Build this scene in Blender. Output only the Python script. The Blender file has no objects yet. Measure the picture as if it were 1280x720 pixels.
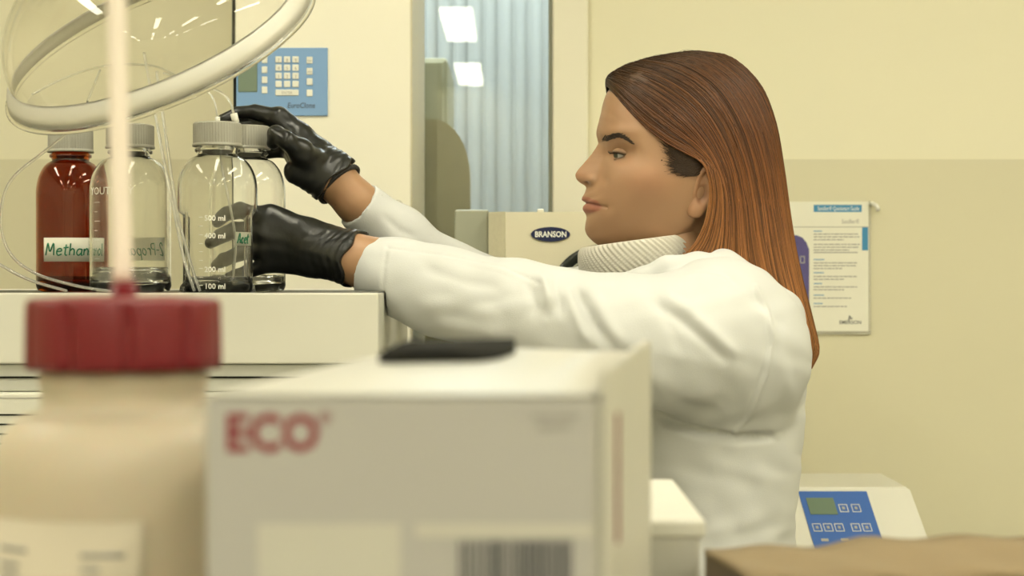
import bpy, bmesh, math, random
import numpy as np
from mathutils import Vector, Matrix
from mathutils.bvhtree import BVHTree

random.seed(7); rng = np.random.default_rng(7)
SC = bpy.context.scene
COL = SC.collection
PI = math.pi

# ------------------------------------------------------------------ camera
F = 2200.0                      # focal length in pixels of a 1280 px wide frame
CAMZ = 1.30
PITCH = math.atan(15 / F)       # looking very slightly down
cam_data = bpy.data.cameras.new('camera'); cam = bpy.data.objects.new('camera', cam_data); COL.objects.link(cam)
cam_data.sensor_width = 36; cam_data.lens = 36 * F / 1280
cam.location = (0, 0, CAMZ); cam.rotation_euler = (PI / 2 - PITCH, 0, 0)
cam_data.dof.use_dof = True; cam_data.dof.focus_distance = 2.15; cam_data.dof.aperture_fstop = 8.5
cam_data.clip_start = 0.05
SC.camera = cam
# ------------------------------------------------------------------ world, exposure
w = bpy.data.worlds.new('world'); SC.world = w; w.use_nodes = True
w.node_tree.nodes['Background'].inputs[0].default_value = (0.9, 0.92, 1.0, 1); w.node_tree.nodes['Background'].inputs[1].default_value = 0.3
SC.view_settings.view_transform = 'Standard'; SC.view_settings.look = 'None'
SC.view_settings.gamma = 1.0; SC.view_settings.exposure = 0.0; SC.view_settings.use_curve_mapping = False
LAMP_COLOR = (1.0, 0.95, 0.76); LAMP_POWER = 25.0        # ceiling panels of the lab
NEXT_COLOR = (0.80, 0.92, 1.0); NEXT_POWER = 14.0        # added cooler panel that lights the blind behind the glass

# ------------------------------------------------------------------ calibration
def P(u, v, Y):
    """point at depth Y seen at (u, v) of the photograph"""
    a = (u - 640) / F; b = (360 - v) / F
    d = Vector((a, math.cos(PITCH) + b * math.sin(PITCH), -math.sin(PITCH) + b * math.cos(PITCH)))
    t = Y / d.y
    return Vector((d.x * t, Y, CAMZ + d.z * t))
def PX(u, Y): return P(u, 345, Y).x
def PZ(v, Y): return P(640, v, Y).z
def px(n, Y): return n * Y / F
def UV(V):
    """photograph coordinates of world points (n,3)"""
    x = V[:, 0]; y = V[:, 1]; z = V[:, 2] - CAMZ
    dep = y * math.cos(PITCH) - z * math.sin(PITCH)
    up = y * math.sin(PITCH) + z * math.cos(PITCH)
    return 640 + F * x / dep, 360 - F * up / dep

# ------------------------------------------------------------------ materials
def principled(name):
    m = bpy.data.materials.new(name); m.use_nodes = True
    return m, m.node_tree, m.node_tree.nodes['Principled BSDF']
def mat(name, col, rough=0.5, metal=0.0, var=0.06, scale=30, bump=0.0, bscale=None, spec=0.5, trans=0.0, ior=1.46, coat=0.0, sss=0.0, emis=None, estr=0.0, attr=None, stretch=None):
    m, nt, b = principled(name); N = nt.nodes; L = nt.links
    tc = N.new('ShaderNodeTexCoord')
    src = tc.outputs['Object']
    if stretch:
        mp = N.new('ShaderNodeMapping'); mp.inputs['Scale'].default_value = stretch; L.new(src, mp.inputs['Vector']); src = mp.outputs['Vector']
    nz = N.new('ShaderNodeTexNoise'); nz.inputs['Scale'].default_value = scale; nz.inputs['Detail'].default_value = 3
    L.new(src, nz.inputs['Vector'])
    mix = N.new('ShaderNodeMix'); mix.data_type = 'RGBA'; mix.blend_type = 'MULTIPLY'; mix.inputs['Factor'].default_value = 1.0
    rp = N.new('ShaderNodeMapRange'); rp.inputs['To Min'].default_value = 1 - var; rp.inputs['To Max'].default_value = 1 + var * 0.4
    L.new(nz.outputs['Fac'], rp.inputs['Value'])
    if attr:
        at = N.new('ShaderNodeAttribute'); at.attribute_name = attr; L.new(at.outputs['Color'], mix.inputs['A'])
    else:
        mix.inputs['A'].default_value = (*col, 1)
    L.new(rp.outputs['Result'], mix.inputs['B']); L.new(mix.outputs['Result'], b.inputs['Base Color'])
    b.inputs['Roughness'].default_value = rough; b.inputs['Metallic'].default_value = metal
    b.inputs['Specular IOR Level'].default_value = spec; b.inputs['IOR'].default_value = ior
    b.inputs['Transmission Weight'].default_value = trans; b.inputs['Coat Weight'].default_value = coat
    if sss:
        b.inputs['Subsurface Weight'].default_value = sss; b.inputs['Subsurface Radius'].default_value = (1.0, 0.35, 0.2); b.inputs['Subsurface Scale'].default_value = 0.004
    if bump:
        n2 = N.new('ShaderNodeTexNoise'); n2.inputs['Scale'].default_value = bscale or scale * 4; n2.inputs['Detail'].default_value = 4
        L.new(src, n2.inputs['Vector'])
        bp = N.new('ShaderNodeBump'); bp.inputs['Strength'].default_value = bump; bp.inputs['Distance'].default_value = 0.002
        L.new(n2.outputs['Fac'], bp.inputs['Height']); L.new(bp.outputs['Normal'], b.inputs['Normal'])
    if emis:
        b.inputs['Emission Color'].default_value = (*emis, 1); b.inputs['Emission Strength'].default_value = estr
    return m

M = {}
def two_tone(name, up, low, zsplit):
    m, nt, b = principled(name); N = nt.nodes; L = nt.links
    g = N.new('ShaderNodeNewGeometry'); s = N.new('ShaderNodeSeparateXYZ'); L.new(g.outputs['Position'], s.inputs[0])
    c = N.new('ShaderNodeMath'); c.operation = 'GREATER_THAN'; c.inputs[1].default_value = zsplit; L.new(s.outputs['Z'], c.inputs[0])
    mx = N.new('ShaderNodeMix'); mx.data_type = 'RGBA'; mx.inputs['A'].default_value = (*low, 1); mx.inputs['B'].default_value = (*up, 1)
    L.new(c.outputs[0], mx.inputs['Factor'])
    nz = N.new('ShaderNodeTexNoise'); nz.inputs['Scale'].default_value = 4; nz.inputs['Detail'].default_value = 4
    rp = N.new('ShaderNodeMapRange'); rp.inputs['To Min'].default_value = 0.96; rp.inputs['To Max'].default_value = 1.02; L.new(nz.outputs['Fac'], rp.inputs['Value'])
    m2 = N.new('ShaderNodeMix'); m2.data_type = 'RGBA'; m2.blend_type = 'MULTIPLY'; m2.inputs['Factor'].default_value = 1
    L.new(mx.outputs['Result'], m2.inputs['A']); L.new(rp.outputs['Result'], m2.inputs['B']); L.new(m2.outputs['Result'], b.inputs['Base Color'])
    b.inputs['Roughness'].default_value = 0.6
    n3 = N.new('ShaderNodeTexNoise'); n3.inputs['Scale'].default_value = 90; bp = N.new('ShaderNodeBump'); bp.inputs['Strength'].default_value = 0.08; bp.inputs['Distance'].default_value = 0.002
    L.new(n3.outputs['Fac'], bp.inputs['Height']); L.new(bp.outputs['Normal'], b.inputs['Normal'])
    return m
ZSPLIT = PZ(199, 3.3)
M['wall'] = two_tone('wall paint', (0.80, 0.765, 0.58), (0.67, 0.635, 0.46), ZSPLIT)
M['ceiling'] = mat('ceiling tile', (0.82, 0.80, 0.74), 0.8, bump=0.2, bscale=60)
M['floor'] = mat('floor vinyl', (0.24, 0.23, 0.19), 0.4, var=0.15, scale=12)
M['white_metal'] = mat('white enamel', (0.66, 0.65, 0.57), 0.35, var=0.03, scale=8)
M['cream_metal'] = mat('cream enamel', (0.72, 0.67, 0.50), 0.35, var=0.03, scale=8, bump=0.03, bscale=300)
M['bright_metal'] = mat('bare aluminium edge', (0.86, 0.83, 0.70), 0.28, metal=0.6, var=0.1, scale=200)
M['grey_metal'] = mat('grey green enamel', (0.36, 0.37, 0.28), 0.4, var=0.05, scale=10)
M['frame_white'] = mat('white window frame', (0.84, 0.81, 0.68), 0.4, var=0.03, scale=5)
M['bench'] = mat('bench laminate', (0.42, 0.41, 0.35), 0.35, var=0.06, scale=20)
M['steel'] = mat('bench leg steel', (0.5, 0.5, 0.48), 0.35, metal=0.8)
M['grey_plastic'] = mat('grey module plastic', (0.50, 0.50, 0.44), 0.45, var=0.04)
M['dark'] = mat("black gap", (0.012, 0.012, 0.010), 0.9, spec=0.2)
M['rubber'] = mat('black rubber mat', (0.025, 0.027, 0.024), 0.45, bump=0.1)
M['black_gloss'] = mat('glossy black rim', (0.025, 0.03, 0.026), 0.18)
M['cap_grey'] = mat('grey cap plastic', (0.40, 0.39, 0.335), 0.42, var=0.04)
M['glass'] = mat('clear bottle glass', (0.985, 0.99, 0.98), 0.0, var=0.0, trans=1.0, ior=1.47)
M['amber'] = mat('amber bottle glass', (0.44, 0.105, 0.02), 0.0, var=0.05, trans=1.0, ior=1.47)
M['pane'] = mat('partition glass', (0.95, 0.96, 0.90), 0.0, var=0.0, trans=1.0, ior=1.5)
M['liquid'] = mat('clear liquid', (0.98, 0.99, 0.97), 0.0, var=0.0, trans=1.0, ior=1.36)
M['plastic_clear'] = mat('clear dome plastic', (0.985, 0.98, 0.955), 0.03, var=0.0, trans=1.0, ior=1.35)
M['plastic_frost'] = mat('milky rim plastic', (0.88, 0.86, 0.78), 0.35, var=0.02, trans=0.5, ior=1.35)
M['tube'] = mat('clear tubing', (0.95, 0.95, 0.90), 0.08, var=0.0, trans=0.8, ior=1.38)
M['ferrule'] = mat('white ferrule', (0.85, 0.84, 0.78), 0.4)
M['red'] = mat('red cap plastic', (0.16, 0.005, 0.010), 0.38, var=0.08)
M['hdpe'] = mat('milky polythene', (0.50, 0.435, 0.325), 0.45, var=0.04, sss=0.3, scale=10)
M['spout'] = mat('pale spout tube', (0.86, 0.77, 0.68), 0.4, var=0.03)
M['paper'] = mat('label paper', (0.80, 0.79, 0.68), 0.7, var=0.05)
M['paper_thin'] = mat('thin label paper', (0.86, 0.85, 0.74), 0.7, var=0.03)
_nt = M['paper_thin'].node_tree; _tr = _nt.nodes.new('ShaderNodeBsdfTranslucent'); _tr.inputs['Color'].default_value = (0.86, 0.85, 0.74, 1)
_mx = _nt.nodes.new('ShaderNodeMixShader'); _mx.inputs[0].default_value = 0.8
_nt.links.new(_nt.nodes['Principled BSDF'].outputs[0], _mx.inputs[1]); _nt.links.new(_tr.outputs[0], _mx.inputs[2]); _nt.links.new(_mx.outputs[0], _nt.nodes['Material Output'].inputs['Surface'])
M['paper_beige'] = mat('beige paper label', (0.50, 0.45, 0.34), 0.7, var=0.06)
M['ink_green'] = mat('green marker ink', (0.02, 0.20, 0.10), 0.6)
M['ink_white'] = mat('white enamel print', (0.88, 0.88, 0.82), 0.5)
M['ink_dark'] = mat('dark print', (0.06, 0.06, 0.07), 0.6)
M['ink_grey'] = mat('grey print', (0.33, 0.32, 0.30), 0.7)
M['ink_grey_pale'] = mat('pale grey print', (0.42, 0.41, 0.35), 0.7)
M['ink_red'] = mat('red box print', (0.20, 0.006, 0.018), 0.5)
M['carton_white'] = mat('white carton', (0.50, 0.49, 0.43), 0.4, var=0.05, scale=12, bump=0.05)
M['carton_grey'] = mat('carton grey panel', (0.40, 0.39, 0.37), 0.45, var=0.04, scale=12)
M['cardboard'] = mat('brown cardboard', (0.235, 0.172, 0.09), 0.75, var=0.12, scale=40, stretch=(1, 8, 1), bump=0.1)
M['card_shade'] = mat('shaded cardboard', (0.10, 0.07, 0.038), 0.85)  # shade of the box end put into the colour
M['blue_panel'] = mat('pale blue keypad foil', (0.20, 0.36, 0.62), 0.4, var=0.03)
M['blue_deep'] = mat('deep blue keypad foil', (0.045, 0.13, 0.42), 0.35)
M['blue_header'] = mat('printed blue band', (0.055, 0.26, 0.48), 0.5)
M['purple'] = mat('printed violet shape', (0.10, 0.085, 0.26), 0.5, var=0.25, scale=60)
M['lcd'] = mat('green grey lcd', (0.15, 0.21, 0.15), 0.2)
M['key'] = mat('white key', (0.78, 0.78, 0.70), 0.4)
M['badge'] = mat('navy badge', (0.014, 0.02, 0.075), 0.25)
M['blind'] = mat('blue grey blind fabric', (0.46, 0.48, 0.46), 0.8, var=0.08, scale=20, stretch=(6, 6, 0.5))
M['olive'] = mat('olive upholstery', (0.40, 0.35, 0.21), 0.8, var=0.1)
M['olive_pale'] = mat('olive cupboard', (0.40, 0.38, 0.25), 0.6)
M['lamp'] = mat('lamp diffuser', (0.9, 0.9, 0.85), 0.5, emis=LAMP_COLOR, estr=LAMP_POWER)
M['blind_fill'] = mat('cool fill diffuser', (0.9, 0.9, 0.9), 0.5, emis=NEXT_COLOR, estr=NEXT_POWER)
M['skin'] = mat('skin', (0.5, 0.3, 0.2), 0.46, var=0.05, scale=60, bump=0.04, bscale=900, sss=0.12, attr='Col', spec=0.4)
M['hair'] = mat('hair', (0.2, 0.08, 0.03), 0.40, var=0.12, scale=300, attr='Col', spec=0.32)
M['brow'] = mat('brow hair', (0.036, 0.022, 0.014), 0.6)
M['eye_white'] = mat('eye white', (0.46, 0.42, 0.36), 0.15, var=0.03)
M['iris'] = mat('iris', (0.05, 0.05, 0.03), 0.1, var=0.3, scale=400)
M['pupil'] = mat('pupil', (0.005, 0.005, 0.005), 0.05)
M['coat'] = mat('white coat cotton', (0.60, 0.61, 0.60), 0.75, var=0.03, scale=12, bump=0.12, bscale=700)
M['knit'] = mat('cream wool rib', (0.60, 0.575, 0.50), 0.9, var=0.08, scale=200, bump=0.4, bscale=900)
M['glove'] = mat('black nitrile', (0.012, 0.013, 0.012), 0.33, var=0.2, scale=60, bump=0.10, bscale=120, spec=0.6)
M['braid'] = mat('black braid', (0.02, 0.018, 0.016), 0.5, var=0.3, scale=300)
M['denim'] = mat('dark trousers', (0.03, 0.035, 0.06), 0.8, bump=0.1)
M['shoe'] = mat('black shoe', (0.02, 0.02, 0.02), 0.4)

# ------------------------------------------------------------------ object helpers
def link(name, me, m=None, parent=None, smooth=True):
    o = bpy.data.objects.new(name, me); COL.objects.link(o)
    if m is not None:
        for mm in (m if isinstance(m, (list, tuple)) else [m]): me.materials.append(mm)
    if smooth:
        me.polygons.foreach_set('use_smooth', [True] * len(me.polygons))
    if parent is not None:
        o.parent = parent
        o.matrix_parent_inverse = Matrix.Translation(-parent.location) if parent.rotation_euler[:] == (0, 0, 0) else parent.matrix_basis.inverted()
    return o
def tag(o, label=None, cat=None, group=None, kind=None):
    if label: o['label'] = label
    if cat: o['category'] = cat
    if group: o['group'] = group
    if kind: o['kind'] = kind
    return o
def thing(name, label, cat, loc=(0, 0, 0), group=None):
    o = bpy.data.objects.new(name, None); COL.objects.link(o); o.location = loc; o.empty_display_size = 0.05
    return tag(o, label, cat, group)
def mesh_np(name, V, Q):
    me = bpy.data.meshes.new(name)
    me.from_pydata([tuple(map(float, v)) for v in V], [], [tuple(map(int, q)) for q in Q])
    me.update(); return me
def set_col(me, C):
    a = me.color_attributes.new('Col', 'FLOAT_COLOR', 'POINT')
    buf = np.ones((len(C), 4), np.float32); buf[:, :3] = C
    a.data.foreach_set('color', buf.ravel())
def bm_mesh(name, bm):
    me = bpy.data.meshes.new(name); bmesh.ops.recalc_face_normals(bm, faces=bm.faces); bm.to_mesh(me); bm.free(); return me
def box_bm(lo, hi, bev=0.0, seg=2, bm=None):
    bm = bm or bmesh.new()
    t = bmesh.new()
    bmesh.ops.create_cube(t, size=1.0)
    c = [(a + b) / 2 for a, b in zip(lo, hi)]; s = [b - a for a, b in zip(lo, hi)]
    for v in t.verts: v.co = Vector((v.co.x * s[0] + c[0], v.co.y * s[1] + c[1], v.co.z * s[2] + c[2]))
    if bev: bmesh.ops.bevel(t, geom=t.edges[:], offset=bev, segments=seg, profile=0.5, affect='EDGES')
    me = bpy.data.meshes.new('t'); t.to_mesh(me); t.free(); bm.from_mesh(me); bpy.data.meshes.remove(me)
    return bm
def box(name, lo, hi, m, parent=None, bev=0.0, seg=2):
    return link(name, bm_mesh(name, box_bm(lo, hi, bev, seg)), m, parent, smooth=False)
def lathe_np(prof, seg=48, mod=None, c=(0, 0, 0)):
    """prof: list of (r, z); first/last may sit on the axis"""
    n = len(prof); th = np.linspace(0, 2 * PI, seg, endpoint=False)
    r = np.array([p[0] for p in prof])[:, None] * np.ones(seg)[None]; z = np.array([p[1] for p in prof])[:, None] * np.ones(seg)[None]
    T = th[None] * np.ones(n)[:, None]
    if mod: r = mod(r, z, T)
    V = np.stack([r * np.cos(T) + c[0], r * np.sin(T) + c[1], z + c[2]], -1).reshape(-1, 3)
    i = np.arange(n - 1)[:, None]; j = np.arange(seg)[None]; j2 = (j + 1) % seg
    Q = np.stack([i * seg + j, i * seg + j2, (i + 1) * seg + j2, (i + 1) * seg + j], -1).reshape(-1, 4)
    return V, Q
def lathe(name, prof, m, parent=None, seg=48, mod=None, c=(0, 0, 0)):
    V, Q = lathe_np(prof, seg, mod, c)
    me = mesh_np(name, V, Q)
    bm = bmesh.new(); bm.from_mesh(me); bmesh.ops.remove_doubles(bm, verts=bm.verts, dist=1e-6)
    bmesh.ops.recalc_face_normals(bm, faces=bm.faces); bm.to_mesh(me); bm.free()
    return link(name, me, m, parent)
def catmull(pts, n):
    p = np.array([list(q) for q in pts], float); k = len(p)
    pp = np.vstack([2 * p[0] - p[1], p, 2 * p[-1] - p[-2]])
    t = np.linspace(0, k - 1, n); i = np.minimum(t.astype(int), k - 2); f = (t - i)[:, None]
    a, b, c, d = pp[i], pp[i + 1], pp[i + 2], pp[i + 3]
    return 0.5 * (2 * b + (c - a) * f + (2 * a - 5 * b + 4 * c - d) * f ** 2 + (3 * b - a - 3 * c + d) * f ** 3)
def tube_np(path, rad, seg=8, caps=True):
    path = np.asarray(path, float); n = len(path); rad = np.ones(n) * rad
    t = np.gradient(path, axis=0); t /= np.linalg.norm(t, axis=1)[:, None] + 1e-12
    ref = np.array([0.0, 0, 1]) if abs(t[0, 2]) < 0.9 else np.array([1.0, 0, 0])
    nn = np.zeros_like(path); x = np.cross(t[0], ref); nn[0] = x / np.linalg.norm(x)
    for i in range(1, n):
        x = nn[i - 1] - t[i] * np.dot(nn[i - 1], t[i]); nn[i] = x / (np.linalg.norm(x) + 1e-12)
    bb = np.cross(t, nn); th = np.linspace(0, 2 * PI, seg, endpoint=False)
    V = path[:, None] + rad[:, None, None] * (np.cos(th)[None, :, None] * nn[:, None] + np.sin(th)[None, :, None] * bb[:, None])
    V = V.reshape(-1, 3)
    i = np.arange(n - 1)[:, None]; j = np.arange(seg)[None]; j2 = (j + 1) % seg
    Q = np.stack([i * seg + j, i * seg + j2, (i + 1) * seg + j2, (i + 1) * seg + j], -1).reshape(-1, 4).tolist()
    if caps: Q += [list(range(seg))[::-1], list(range((n - 1) * seg, n * seg))]
    return V, Q
def tube(name, path, rad, m, parent=None, seg=8):
    V, Q = tube_np(path, rad, seg)
    return link(name, mesh_np(name, V, Q), m, parent)
def text_mesh(s, size, depth=0.0003, shear=0.0, bold=0.0, align='LEFT', spacing=1.0):
    cu = bpy.data.curves.new('t', 'FONT'); cu.body = s; cu.size = size; cu.extrude = depth; cu.shear = shear; cu.offset = bold
    cu.align_x = align; cu.resolution_u = 2; cu.space_character = spacing
    o = bpy.data.objects.new('t', cu); COL.objects.link(o)
    me = bpy.data.meshes.new_from_object(o)
    bpy.data.objects.remove(o); bpy.data.curves.remove(cu); me.materials.clear()
    return me
def place_text(name, s, origin, size, m, parent=None, xdir=(1, 0, 0), zdir=(0, 0, 1), width=None, fn=None, **kw):
    """flat text in the plane xdir/zdir; width scales it in x; fn maps (x, y, d) to the world"""
    me = text_mesh(s, size, **kw)
    n = len(me.vertices); co = np.empty(n * 3, np.float32); me.vertices.foreach_get('co', co); co = co.reshape(-1, 3)
    if width:
        k = width / max(1e-6, co[:, 0].max() - co[:, 0].min()); co[:, 0] *= k
    xd = np.array(xdir, float); zd = np.array(zdir, float); nd = np.cross(xd, zd)
    if fn: W = np.array([fn(a, b, c) for a, b, c in co])
    else: W = np.array(origin)[None] + co[:, :1] * xd + co[:, 1:2] * zd + co[:, 2:] * nd
    me.vertices.foreach_set('co', W.astype(np.float32).ravel()); me.update()
    return link(name, me, m, parent, smooth=False)

# ------------------------------------------------------------------ implicit modelling (smooth unions meshed with surface nets)
class Field:
    def __init__(s, lo, hi, h):
        s.lo = np.array(lo, float); s.h = h
        s.n = np.ceil((np.array(hi) - s.lo) / h).astype(int) + 1
        s.f = np.full(s.n, 0.2, np.float32)
        s.ax = [(s.lo[i] + h * np.arange(s.n[i])).astype(np.float32) for i in range(3)]
    def block(s, lo, hi):
        i0 = np.clip(np.floor((np.array(lo) - s.lo) / s.h).astype(int), 0, s.n - 1)
        i1 = np.clip(np.ceil((np.array(hi) - s.lo) / s.h).astype(int) + 1, 1, s.n)
        if np.any(i1 <= i0): return None
        sl = tuple(slice(a, b) for a, b in zip(i0, i1))
        g = np.meshgrid(*[s.ax[k][sl[k]] for k in range(3)], indexing='ij', sparse=True)
        return sl, g
    @staticmethod
    def smin(a, b, k):
        if k <= 0: return np.minimum(a, b)
        hh = np.maximum(k - np.abs(a - b), 0) / k
        return np.minimum(a, b) - hh * hh * k * 0.25
    def put(s, sl, d, k, sub=False):
        if sub: s.f[sl] = -s.smin(-s.f[sl], d, k)
        else: s.f[sl] = s.smin(s.f[sl], d, k)
    def cone(s, a, b, r1, r2, k=0.0, sub=False):
        a = np.array(a, np.float32); b = np.array(b, np.float32); m = max(r1, r2) + k + 3 * s.h
        bl = s.block(np.minimum(a, b) - m, np.maximum(a, b) + m)
        if bl is None: return
        sl, (X, Y, Z) = bl; d = b - a; L = float(d @ d) + 1e-12
        t = np.clip(((X - a[0]) * d[0] + (Y - a[1]) * d[1] + (Z - a[2]) * d[2]) / L, 0, 1)
        dist = np.sqrt((X - a[0] - t * d[0]) ** 2 + (Y - a[1] - t * d[1]) ** 2 + (Z - a[2] - t * d[2]) ** 2) - (r1 + (r2 - r1) * t)
        s.put(sl, dist, k, sub)
    def chain(s, pts, rs, k=0.0, sub=False):
        for i in range(len(pts) - 1): s.cone(pts[i], pts[i + 1], rs[i], rs[i + 1], k, sub)
    def ellipsoid(s, c, r, k=0.0, sub=False, R=None):
        c = np.array(c, np.float32); m = max(r) + k + 3 * s.h
        bl = s.block(c - m, c + m)
        if bl is None: return
        sl, (X, Y, Z) = bl
        x, y, z = X - c[0], Y - c[1], Z - c[2]
        if R is not None:
            x, y, z = [R[i][0] * x + R[i][1] * y + R[i][2] * z for i in range(3)]
        q = np.sqrt((x / r[0]) ** 2 + (y / r[1]) ** 2 + (z / r[2]) ** 2)
        s.put(sl, (q - 1) * min(r), k, sub)
    def column(s, rows, k=0.0):
        """rows: (z, cx, cy, rx, ry) top to bottom; elliptic tube"""
        rows = sorted(rows); A = np.array(rows)
        X, Y, Z = np.meshgrid(*s.ax, indexing='ij', sparse=True)
        z = s.ax[2]; cx, cy, rx, ry = [np.interp(z, A[:, 0], A[:, i])[None, None].astype(np.float32) for i in (1, 2, 3, 4)]
        q = np.sqrt(((X - cx) / rx) ** 2 + ((Y - cy) / ry) ** 2)
        d = (q - 1) * np.minimum(rx, ry) * 0.8
        d = np.maximum(d, np.maximum(Z - A[-1, 0], A[0, 0] - Z))
        s.f = s.smin(s.f, d.astype(np.float32), k)
    def plane_cut(s, p, n, lo=None, hi=None):
        """remove everything on the +n side of the plane inside the block"""
        bl = s.block(lo, hi); sl, (X, Y, Z) = bl
        d = (X - p[0]) * n[0] + (Y - p[1]) * n[1] + (Z - p[2]) * n[2]
        s.f[sl] = np.maximum(s.f[sl], d)
    def mesh(s):
        f = s.f; neg = f < 0
        c = np.zeros(np.array(f.shape) - 1, np.int8)
        for dx in (0, 1):
            for dy in (0, 1):
                for dz in (0, 1):
                    c += neg[dx:f.shape[0] - 1 + dx, dy:f.shape[1] - 1 + dy, dz:f.shape[2] - 1 + dz]
        act = (c > 0) & (c < 8); I = np.argwhere(act)
        idx = np.full(act.shape, -1, np.int32); idx[act] = np.arange(len(I))
        acc = np.zeros((len(I), 3)); cnt = np.zeros(len(I))
        cor = [(a, b, d) for a in (0, 1) for b in (0, 1) for d in (0, 1)]
        val = {q: f[I[:, 0] + q[0], I[:, 1] + q[1], I[:, 2] + q[2]].astype(float) for q in cor}
        for q in cor:
            for ax in range(3):
                if q[ax]: continue
                q2 = list(q); q2[ax] = 1; q2 = tuple(q2)
                a, b = val[q], val[q2]; m = (a < 0) != (b < 0)
                t = np.where(m, a / np.where(m, a - b, 1), 0)
                pt = np.tile(np.array(q, float), (len(I), 1)); pt[:, ax] += t
                acc[m] += pt[m]; cnt[m] += 1
        V = s.lo + (I + acc / cnt[:, None]) * s.h
        Q = []
        for ax in range(3):
            u, w2 = (ax + 1) % 3, (ax + 2) % 3
            a = [slice(None)] * 3; b = [slice(None)] * 3; a[ax] = slice(0, -1); b[ax] = slice(1, None)
            m = neg[tuple(a)] != neg[tuple(b)]
            E = np.argwhere(m)
            ok = (E[:, u] > 0) & (E[:, w2] > 0) & (E[:, u] < f.shape[u] - 1) & (E[:, w2] < f.shape[w2] - 1); E = E[ok]
            if not len(E): continue
            du = np.zeros(3, int); du[u] = 1; dw = np.zeros(3, int); dw[w2] = 1
            g = lambda K: idx[K[:, 0], K[:, 1], K[:, 2]]
            q = np.stack([g(E), g(E - du), g(E - du - dw), g(E - dw)], 1)
            fl = neg[E[:, 0], E[:, 1], E[:, 2]]
            q[~fl] = q[~fl][:, ::-1]
            Q.append(q)
        Q = np.vstack(Q); Q = Q[(Q >= 0).all(1)]
        return V, Q
def vnormals(V, Q):
    n = np.cross(V[Q[:, 2]] - V[Q[:, 0]], V[Q[:, 3]] - V[Q[:, 1]])
    N = np.zeros_like(V)
    for i in range(4): np.add.at(N, Q[:, i], n)
    return N / (np.linalg.norm(N, axis=1)[:, None] + 1e-12)
def relax(V, Q, it=2, lam=0.5):
    for _ in range(it):
        S = np.zeros_like(V); c = np.zeros(len(V))
        for a, b in ((0, 1), (1, 2), (2, 3), (3, 0)):
            np.add.at(S, Q[:, a], V[Q[:, b]]); np.add.at(c, Q[:, a], 1)
            np.add.at(S, Q[:, b], V[Q[:, a]]); np.add.at(c, Q[:, b], 1)
        V = V + lam * (S / np.maximum(c, 1)[:, None] - V)
    return V
def polydist(u, v, pts):
    d = np.full(len(u), 1e9)
    for (a, b), (c, e) in zip(pts[:-1], pts[1:]):
        L = (c - a) ** 2 + (e - b) ** 2 + 1e-9
        t = np.clip(((u - a) * (c - a) + (v - b) * (e - b)) / L, 0, 1)
        d = np.minimum(d, np.hypot(u - a - t * (c - a), v - b - t * (e - b)))
    return d
def sstep(a, b, x):
    t = np.clip((x - a) / (b - a), 0, 1); return t * t * (3 - 2 * t)

# ================================================================== ROOM
X0, X1, YB, YF, ZC = -2.6, 2.8, -6.5, 3.3, 2.75
GX0, GX1 = -0.30, PX(690, 3.3)
def struct(name, lo, hi, m, bev=0): return tag(box(name, lo, hi, m, None, bev), kind='structure')
struct('floor', (X0, YB, -0.1), (X1, 6.2, 0), M['floor'])
struct('ceiling', (X0, YB, ZC), (X1, 6.2, ZC + 0.1), M['ceiling'])
struct('wall_left', (X0 - 0.1, YB, 0), (X0, 6.2, ZC), M['wall'])
struct('wall_right', (X1, YB, 0), (X1 + 0.1, 6.2, ZC), M['wall'])
struct('wall_front', (X0, YB - 0.1, 0), (X1, YB, ZC), M['wall'])
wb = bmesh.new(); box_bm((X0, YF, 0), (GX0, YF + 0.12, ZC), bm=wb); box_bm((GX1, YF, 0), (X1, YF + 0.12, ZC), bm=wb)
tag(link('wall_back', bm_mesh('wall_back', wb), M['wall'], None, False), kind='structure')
struct('wall_far', (X0, 6.2, 0), (X1, 6.3, ZC), M['olive_pale'])
win = tag(bpy.data.objects.new('window_1', None), kind='structure'); COL.objects.link(win); win.location = (0, YF, 0)
box('window_frame', (GX0 - 0.04, YF - 0.02, 0), (GX0, YF + 0.1, ZC), M['frame_white'], win)
box('glass_pane', (GX0, YF + 0.03, 0.02), (GX1, YF + 0.036, ZC - 0.02), M['pane'], win)
tag(box('gasket', (GX1 - 0.006, YF + 0.01, 0.02), (GX1 + 0.001, YF + 0.045, ZC - 0.02), M['grey_metal'], win), 'thin dark seal along the glass edge')
struct('trim_1', (GX1, YF - 0.035, 0), (PX(735, 3.27), YF + 0.005, ZC), M['frame_white'], 0.004)
box_t = struct('baseboard_back', (PX(735, 3.27) + 0.002, YF - 0.012, 0), (X1, YF, 0.09), M['frame_white'])

# ceiling lights
for yi, y in enumerate((-5.75, -3.3, -0.9, 1.4)):
    for xi, x in enumerate((-1.6, -0.3, 1.0, 2.2)):
        row = ('row at the rear wall', 'second row from the rear wall', 'third row from the rear wall', 'row nearest the back wall')[yi]
        t = thing('ceiling_light', 'long white ceiling light, %s, %s' % (('far left', 'left of centre', 'right of centre', 'far right')[xi], row), 'light', (x, y, ZC), 'lab ceiling lights')
        box('lamp_frame', (x - 0.105, y - 0.66, ZC - 0.03), (x + 0.105, y + 0.66, ZC - 0.0005), M['frame_white'], t, 0.004)
        box('diffuser', (x - 0.085, y - 0.64, ZC - 0.036), (x + 0.085, y + 0.64, ZC - 0.0305), M['lamp'], t)
t = thing('ceiling_light', 'added cool light panel, unseen, lighting the blind behind the glass', 'light', (0.1, 4.3, ZC))  # lamp added out of view so the blind gets light
box('lamp_frame', (-0.5, 3.8, ZC - 0.02), (0.7, 4.6, ZC - 0.0005), M['frame_white'], t, 0.004)
box('diffuser', (-0.47, 3.83, ZC - 0.026), (0.67, 4.57, ZC - 0.0205), M['blind_fill'], t)

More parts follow.
